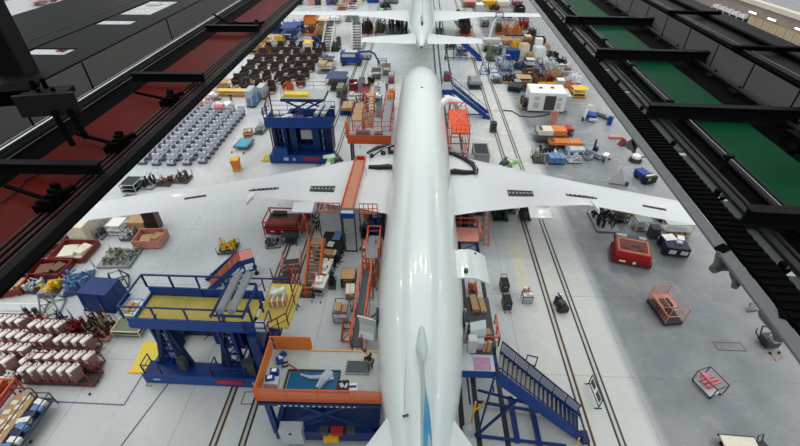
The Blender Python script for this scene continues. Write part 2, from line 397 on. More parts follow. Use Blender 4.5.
def local_y(root_x,ang,px,py,z):
    p=W(px,py,z); return (p.y*c_(ang)-(p.x-root_x)*s_(ang)) if False else p.y
# right runway
ra=-math.atan(.0507)
R_=thing('crane_runway','dark overhead crane runway with green walkway sheets along the right side','crane runway',(6.08,0,21),ra)
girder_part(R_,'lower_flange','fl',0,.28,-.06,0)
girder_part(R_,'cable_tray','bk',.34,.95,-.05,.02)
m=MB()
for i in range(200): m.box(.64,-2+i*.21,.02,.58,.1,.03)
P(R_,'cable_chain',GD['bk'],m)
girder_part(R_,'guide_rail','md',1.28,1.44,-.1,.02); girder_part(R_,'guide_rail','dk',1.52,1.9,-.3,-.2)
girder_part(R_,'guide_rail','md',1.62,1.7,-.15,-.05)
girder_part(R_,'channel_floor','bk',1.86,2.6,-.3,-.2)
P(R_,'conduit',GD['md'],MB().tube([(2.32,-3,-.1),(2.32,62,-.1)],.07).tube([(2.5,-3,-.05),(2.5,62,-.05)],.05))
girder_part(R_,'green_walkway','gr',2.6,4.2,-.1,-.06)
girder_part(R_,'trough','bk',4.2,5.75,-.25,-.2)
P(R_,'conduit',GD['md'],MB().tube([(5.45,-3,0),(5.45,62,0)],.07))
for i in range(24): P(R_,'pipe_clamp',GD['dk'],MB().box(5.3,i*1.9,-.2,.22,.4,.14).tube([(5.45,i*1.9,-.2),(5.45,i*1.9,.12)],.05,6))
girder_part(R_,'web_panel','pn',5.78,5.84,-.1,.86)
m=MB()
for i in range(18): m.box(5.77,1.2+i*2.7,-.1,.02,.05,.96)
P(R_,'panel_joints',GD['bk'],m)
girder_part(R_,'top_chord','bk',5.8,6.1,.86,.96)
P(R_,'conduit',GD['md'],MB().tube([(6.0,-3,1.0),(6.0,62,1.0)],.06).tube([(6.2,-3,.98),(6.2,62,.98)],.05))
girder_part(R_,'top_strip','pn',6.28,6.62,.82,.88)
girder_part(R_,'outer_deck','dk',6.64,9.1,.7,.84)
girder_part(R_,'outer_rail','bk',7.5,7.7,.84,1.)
for px,py in ((553,18),(583,51),(650,107),(730,211),(815,420)):
    y=W(px,py,21.3).y
    P(R_,'cross_beam',GD['dk'],MB().box(3.4,y,.0,4.9,.06,.42).box(3.4,y,.4,4.9,.3,.04).box(3.4,y,0,4.9,.3,.04),'dark cross beam over the green walkway')
    P(R_,'outer_arm',GD['bk'],MB().box(6.9,y-1.8,1.0,2.6,.2,.16))
for i in range(14):
    y=1.4+i*2.7; P(R_,'hanger_post',GD['bk'],MB().box(1.1,y,-.5,.09,.12,.55).bar((1.1,y,-.45),(1.75,y+.3,-.1),.08))
for i in range(24): P(R_,'slot_strip',M('slot_strip',(72,73,73),.6,spec=.1),MB().box(1.12,.5+i*2.5,-.12,.34,2.1+.3*(i%2),.05))
for i in range(9): P(R_,'bracket',GD['dk'],MB().tube([(2.0,3+i*4.,-.2),(2.0,3+i*4.,.25)],.05,6).box(2.0,3+i*4.,.2,.25,.12,.08))
# left runway
la=math.atan(.0177)
L_=thing('crane_runway','dark overhead crane runway with red walkway sheets along the left side','crane runway',(-7.65,0,21),la)
def gl(name,mat,u0,u1,z0,z1,label=None,y0=-3,y1=62): return girder_part(L_,name,mat,u0,u1,z0,z1,y0,y1,-1,label)
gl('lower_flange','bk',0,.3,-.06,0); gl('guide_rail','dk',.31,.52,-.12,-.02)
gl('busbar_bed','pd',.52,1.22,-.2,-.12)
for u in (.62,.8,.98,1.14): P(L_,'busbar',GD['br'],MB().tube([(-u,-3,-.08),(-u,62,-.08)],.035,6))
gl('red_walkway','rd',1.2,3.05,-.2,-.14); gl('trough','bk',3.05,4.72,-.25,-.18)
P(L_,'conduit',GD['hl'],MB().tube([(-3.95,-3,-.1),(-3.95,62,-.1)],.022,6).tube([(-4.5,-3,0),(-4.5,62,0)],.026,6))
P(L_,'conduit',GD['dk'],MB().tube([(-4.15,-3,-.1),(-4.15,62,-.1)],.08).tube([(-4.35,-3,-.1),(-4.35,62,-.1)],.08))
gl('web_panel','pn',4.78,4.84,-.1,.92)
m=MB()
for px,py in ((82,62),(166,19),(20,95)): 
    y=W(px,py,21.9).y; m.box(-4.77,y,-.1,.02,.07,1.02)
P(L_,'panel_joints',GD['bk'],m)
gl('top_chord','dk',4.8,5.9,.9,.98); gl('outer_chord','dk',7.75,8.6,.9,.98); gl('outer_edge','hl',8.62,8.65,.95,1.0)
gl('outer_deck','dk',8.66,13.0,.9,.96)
# cover plates leaving three openings where the floor shows through
ys=sorted([W(60,50,21.95).y,W(92,21,21.95).y,W(155,6,21.95).y]); 
segs=[(-3,ys[0]-.5),(ys[0]+.35,ys[1]-.5),(ys[1]+.4,ys[2]-2.),(ys[2]+1.6,62)]
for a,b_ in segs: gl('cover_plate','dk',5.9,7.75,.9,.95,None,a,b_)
for px,py in ((111,164),(205,74),(262,26)):
    y=W(px,py,21.3).y
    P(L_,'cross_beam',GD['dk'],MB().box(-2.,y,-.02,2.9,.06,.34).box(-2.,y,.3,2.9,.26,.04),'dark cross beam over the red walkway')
for px,py in ((160,92),(235,20),(90,135),(40,190)):
    y=W(px,py,21.3).y
    m=MB().box(-1.1,y,-.1,.35,.8,.2).bar((-1.2,y,.05),(-2.6,y+.5,.1),.08).bar((-1.2,y-.3,.1),(-.8,y+.5,.1),.12)
    for i in range(4): m.box(-.9-.1*i,y-.35+.25*i,0,.2,.1,.24)
    P(L_,'current_collector',GD['bk'],m)
P(L_,'cable_loop',GD['bk'],MB().tube([tuple(W(222,14,21.3)-Vector((-7.65,0,21))),tuple(W(238,24,21.1)-Vector((-7.65,0,21))),tuple(W(262,23,21.2)-Vector((-7.65,0,21)))],.06))
P(L_,'scratch_wire',GD['br'],MB().tube([tuple(W(x,y,20.9)-Vector((-7.65,0,21))) for x,y in ((8,202),(24,190),(32,180),(50,170))],.02,6))
# bracket hanging close to the camera, top left
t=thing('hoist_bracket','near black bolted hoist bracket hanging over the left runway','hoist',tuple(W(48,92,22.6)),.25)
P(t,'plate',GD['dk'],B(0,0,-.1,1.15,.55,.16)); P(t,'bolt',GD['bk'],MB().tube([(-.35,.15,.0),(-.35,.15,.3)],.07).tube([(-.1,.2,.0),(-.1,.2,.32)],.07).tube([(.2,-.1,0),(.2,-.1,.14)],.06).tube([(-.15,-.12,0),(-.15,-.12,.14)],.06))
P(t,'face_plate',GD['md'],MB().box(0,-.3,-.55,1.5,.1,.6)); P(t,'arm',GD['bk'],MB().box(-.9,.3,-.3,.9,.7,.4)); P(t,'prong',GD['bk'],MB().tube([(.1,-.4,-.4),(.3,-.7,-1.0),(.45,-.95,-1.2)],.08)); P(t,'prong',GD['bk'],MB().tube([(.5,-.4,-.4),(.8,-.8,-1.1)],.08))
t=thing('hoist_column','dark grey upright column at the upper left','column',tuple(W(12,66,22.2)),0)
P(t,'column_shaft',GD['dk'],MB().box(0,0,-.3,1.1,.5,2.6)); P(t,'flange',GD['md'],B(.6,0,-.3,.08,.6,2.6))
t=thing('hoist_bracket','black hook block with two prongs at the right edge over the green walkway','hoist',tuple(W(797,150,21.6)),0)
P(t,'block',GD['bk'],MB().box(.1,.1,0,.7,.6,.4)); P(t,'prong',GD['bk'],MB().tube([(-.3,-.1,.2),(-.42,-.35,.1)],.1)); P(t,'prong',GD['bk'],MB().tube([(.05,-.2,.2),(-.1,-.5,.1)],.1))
fl0=None
for i,(px,py,z,lb) in enumerate(((722,264,20.6,'larger grey floodlight hanging under the right runway flange'),(738,281,20.6,'small grey floodlight below the larger one under the right runway'),(779,327,20.6,'grey floodlight hanging under the lower right end of the runway'),(633,148,20.2,'grey floodlight hanging under the runway above the right wing'),(768,262,20.5,'grey floodlight under the runway rails beside the cable chain'))):
    p=W(px,py,z); 
    if fl0 is None:
        t=thing('flood_light',lb,'lamp',tuple(p),.5); fl0=t
        P(t,'housing',M('lamp_housing',(84,84,80),.5,.3),MB().lathe([(.09,-.28),(.12,-.1),(.3,.22),(.31,.26)]).rot(0,PI/2.3,0),smooth=True); P(t,'lens',GD['bk'],MB().lathe([(.27,.265),(.2,.28),(.02,.29)]).rot(0,PI/2.3,0)); P(t,'bracket',GD['bk'],MB().bar((0,0,0),(-.1,.1,.42),.06).box(-.1,.1,.38,.3,.2,.05))
    else: dup(fl0,tuple(p),.5+i*.3,lb,scale=(.7,)*3 if i in(1,3,4) else None)
# ================================================================ aircraft
WHITE=M('aircraft_white',(215,223,220),.22,var=.02,scale=.5,coat=.6); WHITE2=M('wing_white',(216,218,218),.35,var=.03,scale=.6,coat=.2)
BAY=M('bay_dark',(52,54,54),.6,var=.5,scale=5); LBLUE=M('fin_blue',(30,172,224),.35); FGREY=M('fin_fairing',(190,206,200),.35); GPRIM=M('primer_green',(182,216,174),.5)
WT=[(2.4,43.6,31.6,3.6,1.3),(5,42.2,32.1,3.8,1.1),(10,39.3,32.6,4.2,.8),(15,36.3,32.4,4.7,.6),(20,33.7,29.9,5.2,.42),(25,31.0,27.7,5.7,.3),(28.0,29.2,26.4,6.0,.2),(28.7,28.4,26.3,6.05,.06)]
def wing(tab,sg):
    m=MB();n_=14;vs=[]
    for x,le,te,z,th in tab:
        for k in range(n_):
            a=2*PI*k/n_; u=(1-c_(a))/2
            y=le+(te-le)*u; zz=z+s_(a)*th/2*(1.25-.9*u)
            vs.append((sg*x,y,zz))
    fs=[]
    for i in range(len(tab)-1):
        for k in range(n_): fs.append((i*n_+k,i*n_+(k+1)%n_,(i+1)*n_+(k+1)%n_,(i+1)*n_+k))
    fs.append(tuple(range(n_))); fs.append(tuple((len(tab)-1)*n_+k for k in range(n_)))
    return m.add(vs,fs)
def wtop(x,f):      # point on the wing's upper skin, f = chord fraction from the leading edge
    for a,b_ in zip(WT,WT[1:]):
        if a[0]<=x<=b_[0]:
            t=(x-a[0])/(b_[0]-a[0]); le,te,z,th=[a[i]+(b_[i]-a[i])*t for i in (1,2,3,4)]
            cc=1-2*f; a_=math.acos(max(-1,min(1,cc)))
            return Vector((x,le+(te-le)*f,z+s_(a_)*th/2*(1.25-.9*f)))
def make_aircraft(main):
    t=thing('aircraft','large white passenger aircraft filling the middle of the hangar with open side doors' if main else 'second white aircraft parked nose away beyond the first one','aircraft',(.58,0,0))
    prof=[(69,.05,3.9),(68.7,.55,3.92),(68,1.05,3.98),(67,1.55,4.1),(65.5,2.05,4.3),(63.5,2.5,4.5),(61,2.83,4.65),(58,2.95,4.7),(30,2.95,4.7),(21,2.95,4.72),(18.5,2.85,4.85),(16.8,2.66,5.02),(15.2,2.48,5.16),(13.8,2.32,5.28),(12.4,2.06,5.48),(11.1,1.78,5.66),(10,1.55,5.78),(8,1.2,5.95),(5,.75,6.1),(3,.45,6.2),(1.5,.2,6.25)]
    m=MB();n_=40;vs=[]
    for y,r,z in prof:
        for k in range(n_):
            a=2*PI*k/n_; vs.append((r*c_(a),y,z+r*1.02*s_(a)))
    fs=[(i*n_+k,i*n_+(k+1)%n_,(i+1)*n_+(k+1)%n_,(i+1)*n_+k) for i in range(len(prof)-1) for k in range(n_)]
    fs+= [tuple(range(n_)),tuple((len(prof)-1)*n_+k for k in range(n_))]
    m.add(vs,fs)
    fu=P(t,'fuselage',WHITE,m,smooth=True)
    P(t,'belly_fairing',WHITE,MB().tube([(0,47,2.9),(0,44,2.6),(0,38,2.5),(0,32,2.6),(0,28,3.)],[.8,2.3,2.75,2.4,.8],20),smooth=True)
    for sg,nm in ((-1,'left'),(1,'right')):
        P(t,'wing',WHITE2,wing(WT,sg),smooth=True)
        ST=[(1.0,12.2,4.0,6.2,.5),(1.9,10.7,3.6,6.25,.45),(2.6,9.6,3.3,6.3,.4),(9.8,4.6,1.4,7.0,.14),(10.3,3.6,1.2,7.05,.04)]
        P(t,'horizontal_stabilizer',WHITE2,wing(ST,sg),smooth=True)
        # engine pylon in primer
        P(t,'engine_pylon',GPRIM,MB().box(sg*9.9,40.6,3.4,.7,3.4,.7,tx=.3).box(sg*9.7,40.9,4.1,.9,.9,.35,.4).tube([(sg*9.4,41.2,4.3),(sg*10.4,40.4,4.6)],.2),'pale green primed engine pylon at the leading edge')
        P(t,'pylon_fitting','dgrey',MB().box(sg*8.9,40.5,4.1,.7,.5,.4,.5).tube([(sg*8.4,40.5,4.1),(sg*9.2,41.3,4.5)],.13))
        # landing gear
        P(t,'landing_gear','dgrey',MB().tube([(sg*4.4,35,.9),(sg*4.4,35,4.)],.2).tube([(sg*4.4,33.8,.66),(sg*4.4,36.2,.66)],.14).wheel(sg*3.9,33.9,.66,.45).wheel(sg*4.9,33.9,.66,.45).wheel(sg*3.9,36.1,.66,.45).wheel(sg*4.9,36.1,.66,.45))
        if main:
            def patch(x0,x1,f0,f1,mat,nm2,lab=None,h=.05):
                m=MB();q=[wtop(x0,f0),wtop(x1,f0),wtop(x1,f1),wtop(x0,f1)]
                vs=[Vector((sg*p.x,p.y,p.z+h)) for p in q]+[Vector((sg*p.x,p.y,p.z-.15)) for p in q]
                m.add(vs,[(0,1,2,3),(7,6,5,4),(0,4,5,1),(1,5,6,2),(2,6,7,3),(3,7,4,0)]); return P(t,nm2,mat,m,lab)
            for x0,x1,f0,f1 in ((8.3,10.6,.66,.78),(13.5,16.0,.66,.72)): 
                b1=patch(x0,x1,f0,f1,BAY,'spoiler_bay','open dark spoiler bay')
                mm=MB()
                for i in range(7):
                    p=wtop(x0+.15+(x1-x0-.3)*i/6,(f0+f1)/2); mm.box(sg*p.x,p.y,p.z+.03,.1,.25,.05,.2*i)
                P(b1,'actuators','lgrey',mm)
            patch(19.4,21.,.6,.66,BAY,'spoiler_bay','open dark spoiler bay')
            # flap panel hanging below trailing edge
            P(t,'flap_panel',WHITE2,MB().box(0,0,0,1.9,1.7,.14).rot(.2,0,0,(sg*10.8,32.1,4.0)))
            P(t,'flap_track',WHITE2,MB().prism([(sg*15.3,33.2),(sg*16.,33.2),(sg*15.7,31.2)],'z',4.55,4.9))
            # black padding around the wing root opening
            pts=[(2.8,.02),(3.7,.04),(4.6,.12),(5.4,.22),(5.7,.33),(5.55,.41)]
            if sg<0: pts=[(4.0,-.02),(3.2,.02),(4.2,-.0),(5.2,.06)]
            pd=MB()
            q=[wtop(max(2.5,x),max(0.03,f))+Vector((0,0,.15)) for x,f in pts]; q=[Vector((sg*p.x,p.y,p.z)) for p in q]
            if sg>0: pd.tube(q,[.18,.26,.22,.28,.24,.2],8)
            else: pd.tube([Vector((-2.9,43.6,4.5)),Vector((-3.8,43.4,4.5)),Vector((-4.8,42.7,4.6)),Vector((-5.8,41.5,4.6))],[.16,.22,.26,.16],8)
            for i in range(8):
                p=q[i%len(q)]; pd.box(p.x+random.uniform(-.2,.2),p.y+random.uniform(-.2,.2),p.z-.1,.35,.35,.3,i)
            P(t,'edge_padding','black',pd,'black protective padding at wing root')
            p=wtop(4.1,.42 if sg>0 else .36); pd=MB().tube([(sg*2.7,p.y,p.z+.2),(sg*3.4,p.y+.1,p.z+.22),(sg*4.4,p.y-.05,p.z+.2),(sg*5.4,p.y,p.z+.2)],[.16,.3,.26,.2],8)
            P(t,'edge_padding','black',pd)
            P(t,'wing_guard_wire','lgrey',MB().bar((sg*2.8,42.4,5.3),(sg*5.4,40.2,5.3),.05).bar((sg*2.8,42.4,4.2),(sg*2.8,42.4,5.3),.05).bar((sg*5.4,40.2,4.2),(sg*5.4,40.2,5.3),.05).bar((sg*5.4,40.2,5.3),(sg*5.5,37.4,5.3),.05).bar((sg*5.5,37.4,4.2),(sg*5.5,37.4,5.3),.05))
            # passenger door swung out
            d=P(t,'passenger_door',WHITE,MB().prism([(.0,-1.),(.26,-.6),(.36,0),(.3,.6),(.05,1.05),(-.03,1.),(.2,.58),(.26,0),(.16,-.6),(-.08,-.95)],'y',-.5,.5).rot(0,0,(PI/2.4)*-sg if sg>0 else PI/2.4,(sg*3.45,17.3,5.3)),smooth=False)
            P(d,'door_hinge','dgrey',MB().bar((sg*2.75,18.2,5.2),(sg*3.3,17.7,5.2),.16).bar((sg*2.75,18.2,5.8),(sg*3.3,17.6,5.7),.1))
            P(t,'door_opening',BAY,MB().box(sg*2.78,18.0,4.0,.12,1.05,1.9))
            P(t,'door_seal','lgrey',MB().box(sg*2.84,18.58,4.0,.14,.08,1.95).box(sg*2.84,17.42,4.0,.14,.08,1.95))
    if main:
        cd=MB();nn=8;vs=[];
        for y in (20.9,23.8):
            for k in range(nn): 
                a=.62-.95*k/(nn-1)*1.0
                u=k/(nn-1); vs.append((2.25+2.45*u,y,6.3+.55*s_(u*2.6)-.75*u)); 
        for y in (20.9,23.8):
            for k in range(nn):
                u=k/(nn-1); vs.append((2.25+2.45*u,y,6.18+.55*s_(u*2.6)-.75*u))
        fs=[];
        for k in range(nn-1):
            fs.append((k,k+1,nn+k+1,nn+k)); fs.append((2*nn+k,3*nn+k,3*nn+k+1,2*nn+k+1)); fs.append((k,2*nn+k,2*nn+k+1,k+1)); fs.append((nn+k,nn+k+1,3*nn+k+1,3*nn+k))
        fs+=[(0,nn,3*nn,2*nn),(nn-1,3*nn-1,4*nn-1,2*nn-1)]
        cd.add(vs,fs); d=P(t,'cargo_door',WHITE,cd,'white cargo door raised open on the right side',smooth=True)
        P(d,'door_latch','dgrey',MB().tube([(3.05,21.4,6.4),(3.05,21.4,6.75)],.14).tube([(3.9,23.5,6.1),(3.9,23.5,6.4)],.08))
        P(t,'cargo_opening',BAY,MB().box(2.62,22.4,2.9,.55,2.8,2.3))
        P(t,'antenna','dgrey',MB().lathe([(.16,0),(.15,.06),(.05,.1)],12,.0,53).rot(0,0,0,(0,0,7.7)))
        P(fu,'registration_mark','dgrey',MB().box(-.75,10.6,7.35,.3,.12,.03,.3)); P(t,'skin_seam','lgrey',MB().tube([(-.8,14.6,7.5),(-.85,12.,7.45),(-.8,10.9,7.33)],.02,6))
    # fin: thin blade, dorsal fillet and blue leading edge
    def fin(tab):
        m=MB();n_=16;vs=[]
        for z,le,te,th in tab:
            for k in range(n_):
                a=2*PI*k/n_;u=(1-c_(a))/2
                vs.append((s_(a)*th/2*(1.3-.9*u),le+(te-le)*u,z))
        fs=[(i*n_+k,i*n_+(k+1)%n_,(i+1)*n_+(k+1)%n_,(i+1)*n_+k) for i in range(len(tab)-1) for k in range(n_)]
        fs+=[tuple(range(n_)),tuple((len(tab)-1)*n_+k for k in range(n_))]
        return m.add(vs,fs)
    P(t,'fin_fillet',FGREY,MB().tube([(0,16.1,7.52),(0,15.4,7.65),(0,14.6,7.8),(0,13.7,8.1),(0,12.9,8.7),(0,12.2,9.3)],[.04,.17,.27,.32,.2,.08],12),'grey fillet at the fin root',smooth=True)
    zz=[7.2,8.0,9.4,10.6,12.,13.,13.8,14.6,15.4,16.]
    def le(z): return 14.2-(z-8)*1.15
    def te(z): return 5.2-(z-8)*.75
    th={}
    P(t,'fin',WHITE2 if not main else FGREY,fin([(z,le(z)-.05,te(z),.15 if z<15 else .08) for z in zz[1:-1]]),smooth=True)
    P(t,'fin_tip',LBLUE if main else WHITE2,fin([(12.4,le(12.4)+.0,te(12.4),.05),(12.8,le(12.8)+.03,te(12.8)-.02,.16),(13.3,le(13.3)+.04,te(13.3)-.02,.28),(13.8,le(13.8)+.04,te(13.8)-.02,.32),(14.3,le(14.3)+.03,te(14.3)-.02,.22),(14.8,le(14.8)+.03,te(14.8)-.02,.12),(15.4,le(15.4)-.1,te(15.4),.05)]),'bright blue upper fin' if main else None,smooth=True)
    P(t,'tail_cone','dgrey',MB().tube([(0,1.7,6.25),(0,1.2,6.25)],[.24,.16],12))
    if not main:
        P(t,'rudder_opening',BAY,MB().box(0,4.6,9.,.36,.2,.6))
        P(t,'nose_gear','dgrey',MB().tube([(0,62,.6),(0,62,2.6)],.15).wheel(-.3,62,.5,.3).wheel(.3,62,.5,.3))
    else: P(t,'nose_gear','dgrey',MB().tube([(0,62,.6),(0,62,2.6)],.15).wheel(-.3,62,.5,.3).wheel(.3,62,.5,.3))
    return t
A1=make_aircraft(True); A2=make_aircraft(False); A2.location=(.58,74.6,0)
# tail cone stand behind second aircraft / tow rig ahead of first nose
# ================================================================ people
def person(label,px,py,h=1.75,rz=0,top='dgrey',legs='denim',hair='dbrown',bend=0.,arm=.3,z=0.,loc=None,vest=None,hat=None):
    t=thing('person',label,'person',loc or at(px,py,z),rz)
    k=h/1.75; f=bend
    def pt(x,y,zz): 
        if zz>.95: # bend forward about the hips
            dz=zz-.95; return (x*k,(y-dz*s_(f))*k,(.95+dz*c_(f))*k)
        return (x*k,y*k,zz*k)
    J=[((0,0,.95),.15),((0,0,1.15),.13),((0,0,1.35),.16),((0,0,1.47),.07),((0,-.01,1.53),.06),((0,-.02,1.66),.105),((0,-.02,1.72),.07),
       ((-.1,0,.88),.1),((-.11,-.02,.5),.07),((-.12,.02,.1),.045),((-.12,-.14,.04),.045),((.1,0,.88),.1),((.11,-.05,.5),.07),((.13,.0,.1),.045),((.13,-.16,.04),.045),
       ((-.19,0,1.4),.065),((-.27,-.04,1.12),.047),((-.25,-.04-arm,1.0),.035),((-.24,-.1-arm,.99),.035),((.19,0,1.4),.065),((.27,-.04,1.12),.047),((.25,-.04-arm,1.02),.035),((.24,-.1-arm,1.01),.035)]
    E_=[(0,1),(1,2),(2,3),(3,4),(4,5),(5,6),(0,7),(7,8),(8,9),(9,10),(0,11),(11,12),(12,13),(13,14),(2,15),(15,16),(16,17),(17,18),(2,19),(19,20),(20,21),(21,22)]
    def skin(name,idx,infl,mat):
        mp={j:i for i,j in enumerate(idx)}
        me=bpy.data.meshes.new(name); me.from_pydata([pt(*J[j][0]) for j in idx],[(mp[a],mp[b]) for a,b in E_ if a in mp and b in mp],[])
        o=bpy.data.objects.new(name,me); COL.objects.link(o); o.parent=t; me.materials.append(mat)
        sk=o.modifiers.new('skin','SKIN'); 
        lay=me.skin_vertices[0].data if me.skin_vertices else None
        if lay is None: return o
        for i,j in enumerate(idx): lay[i].radius=((J[j][1]+infl)*k,)*2; lay[i].use_root=(i==0)
        sb=o.modifiers.new('sub','SUBSURF'); sb.levels=1; sb.render_levels=2
        return o
    import bmesh
    def ensure(name,idx,infl,mat):
        mp={j:i for i,j in enumerate(idx)}
        bm=bmesh.new(); lay=bm.verts.layers.skin.new()
        vs=[]
        for i,j in enumerate(idx):
            v=bm.verts.new(pt(*J[j][0])); v[lay].radius=((J[j][1]+infl)*k,)*2; v[lay].use_root=(i==0); vs.append(v)
        for a,b in E_:
            if a in mp and b in mp: bm.edges.new((vs[mp[a]],vs[mp[b]]))
        me=bpy.data.meshes.new(name); bm.to_mesh(me); bm.free(); me.materials.append(mat)
        o=bpy.data.objects.new(name,me); COL.objects.link(o); o.parent=t
        o.modifiers.new('skin','SKIN'); sb=o.modifiers.new('sub','SUBSURF'); sb.levels=1; sb.render_levels=1
        return o
    ensure('body',list(range(23)),0,K('skin'))
    ensure('shirt',[0,1,2,15,16,19,20],.014,K(vest or top))
    ensure('trousers',[0,7,8,9,11,12,13],.014,K(legs))
    hx,hy,hz=pt(0,-.01,1.71)
    P(t,'hair' if not hat else 'hard_hat',hat or hair,MB().lathe([(.112*k,-.02),(.115*k,.02),(.09*k,.07),(.03*k,.1)],12).rot(0,0,0,(hx,hy,hz)),smooth=True)
    return t
GRATE=M('deck_grey',(176,180,176),.6); YD=M('deck_yellow',(196,176,84),.6,var=.3,scale=1.2); TEAL=M('mat_teal',(10,84,124),.35,var=.05); OMESH=M('orange_screen',(232,120,70),.6,alpha=.62)
GLASSY=M('clear_sheet',(200,214,226),.15,alpha=.55,coat=.5)
def rails(m,pts,z0,h=1.1,n=0,th=.06,mid=True):
    for p,q in zip(pts,pts[1:]):
        p=Vector((*p,z0));q=Vector((*q,z0));L=(q-p).length;k=n or max(1,round(L/1.6))
        m.bar(p+Vector((0,0,h)),q+Vector((0,0,h)),th)
        if mid: m.bar(p+Vector((0,0,h*.5)),q+Vector((0,0,h*.5)),th*.7)
        for i in range(k+1):
            a=p+(q-p)*i/k; m.bar(a,a+Vector((0,0,h)),th)
    return m
def mast(t,x,y,h,c='dblue'):
    m=MB().box(x-.45,y,.9,.16,.3,h-.9).box(x+.45,y,.9,.16,.3,h-.9)
    for i in range(int(h/1.0)): m.box(x,y,1.1+i*1.0,.8,.12,.12).bar((x-.4,y,1.1+i),(x+.4,y,2.0+i),.06)
    m.bar((x-.45,y-.1,1.),(x-.2,y-.7,2.6),.1).bar((x+.45,y-.1,1.),(x+.2,y-.7,2.6),.1)
    P(t,'lift_mast',c,m)
    P(t,'hydraulic_ram','lgrey',MB().tube([(x,y+.2,.9),(x,y+.2,h-1)],.1))
# ---------------- Dock A : blue two-level work dock with yellow deck
t=thing('work_dock','large blue work dock with yellow deck and grey rollers, left of the tail','work platform',(-14.,16.2,0),-.01)
P(t,'base_beam','dblue',MB().box(-.1,.55,.15,8.2,1.1,.85).box(-3.7,2.6,.15,.9,3.2,.5).box(3.2,2.8,.15,1.4,3.4,.9))
P(t,'base_skirt','blue',MB().box(-.1,-.02,.1,8.25,.1,.95).box(-4.2,.6,.1,.08,1.2,.7))
P(t,'base_back_beam','navy',MB().box(0,4.4,.1,7.8,.7,1.1)); P(t,'side_column','dblue',MB().box(-.1,3.2,.6,.5,.5,4.2)); P(t,'lower_tray','blue',MB().box(-3.1,1.3,1.0,1.2,.8,.25)); P(t,'mast_shroud','dblue',MB().box(-2.3,1.5,2.4,1.5,.5,2.5,tx=.25)); P(t,'mast_shroud','dblue',MB().box(2.1,1.5,2.6,1.5,.5,2.4,tx=.2)); P(t,'pivot_arm','navy',MB().bar((-3.3,1.,1.),(-2.4,1.2,4.8),.3)); P(t,'pivot_arm','navy',MB().bar((-1.2,1.,1.),(-2.0,1.2,4.8),.26)); P(t,'pivot_arm','navy',MB().bar((1.1,1.,1.),(1.8,1.2,4.8),.26))
m=MB(); rails(m,[(-4.1,1.0),(-4.1,.1),(-2.9,.1)],1.0,.9,1); rails(m,[(.6,1.),(.6,.15),(3.,.15),(3.,1.)],1.,.9,1); P(t,'base_rails','dblue',m)
P(t,'warning_plate','red',MB().box(1.8,-.1,.45,1.8,.04,.4)); P(t,'maker_plate','lgrey',MB().box(-3.3,-.1,.55,.5,.04,.12).box(3.4,-.1,.5,.12,.04,.25))
P(t,'wheel','black',MB().wheel(-3.4,.5,.15,.2,'x',.15).wheel(3.4,.5,.15,.2,'x',.15).wheel(-3.4,4.4,.15,.2,'x',.15).wheel(3.4,4.4,.15,.2,'x',.15))
mast(t,-2.4,1.1,5.); mast(t,2.0,1.1,5.2)
P(t,'side_tower','dblue',MB().box(4.0,1.2,.9,.5,1.6,4.1).box(3.3,1.9,1.,1.2,.25,4.).bar((3.9,.4,1.),(5.,1.6,4.9),.3))
P(t,'control_box','dgrey',MB().box(3.2,.5,1.,.8,.5,1.3).box(-1.5,.6,1.,.5,.4,1.1)); P(t,'hose_bundle','black',MB().tube([(-2.6,1.3,1.),(-1.7,1.8,2.5),(-1.2,1.5,3.4),(-1.9,1.3,4.9)],.06).tube([(2.2,1.4,1.),(2.9,1.9,2.5),(2.6,1.6,4.9)],.06))
P(t,'toe_skirt','blue',MB().box(.2,.75,5,8.0,.1,.95).box(-2.1,3.5,5,3.6,.1,.9).box(1.8,3.6,4.8,4.2,.1,.95).box(-3.9,2.1,5,.1,2.7,.3))
P(t,'deck',YD,MB().box(-.1,2.1,5.0,7.7,2.7,.1)); P(t,'end_deck',YD,MB().box(5.1,3.1,4.95,2.2,3.8,.12),'yellow end deck beside the parcel')
P(t,'under_frame','navy',MB().box(0,1.1,4.7,7.8,.25,.3).box(0,3.1,4.7,7.8,.25,.3).box(-3.4,2.1,4.7,.25,2.4,.3).box(3.4,2.1,4.7,.25,2.4,.3))
m=MB(); rails(m,[(-3.95,3.5),(-3.95,.75)],5.9,1.1,1,.1,False); rails(m,[(-3.95,.75),(4.2,.75)],5.9,1.1,4,.09,False); rails(m,[(-3.95,3.5),(1.5,3.55)],5.9,1.1,3,.1,False); rails(m,[(2.2,3.6),(5.9,3.7)],5.7,1.2,2,.08,False)
P(t,'guard_rails','dblue',m)
m=MB(); rails(m,[(6.15,4.8),(6.15,1.4),(5.2,.6)],5.1,1.1,2); P(t,'end_rails','dred',m)
P(t,'roller_cradle','dblue',MB().box(3.3,-.2,7.6,1.9,.1,.14).box(3.3,2.4,7.6,1.9,.1,.14).box(2.4,1.1,7.5,.1,2.7,.14).box(4.25,1.1,7.5,.1,2.7,.14).bar((2.4,.8,5.),(2.4,.8,7.5),.12).bar((4.2,.8,5.),(4.2,.8,7.5),.12).bar((2.4,2.4,5.),(2.4,2.4,7.5),.12).bar((4.2,2.4,5.),(4.2,2.4,7.5),.12))
for x in (3.0,3.65): P(t,'roller','grey',MB().tube([(x,-.1,7.95),(x,3.0,7.95)],.24,14),'long grey roller tube',smooth=True)
m=MB(); rails(m,[(3.6,.6),(5.0,.6),(5.0,1.6)],5.1,1.1,1); P(t,'gate','dblue',m); P(t,'gate_kick_plate','lgrey',B(4.6,1.,5.12,.8,.5,.5))
t=thing('parcel_stack','brown cartons topped with white and green bags on the yellow end deck','box',(*W(308,330,5.1).xy*1,5.1) if 0 else tuple(W(279,303,5.1)),.1)
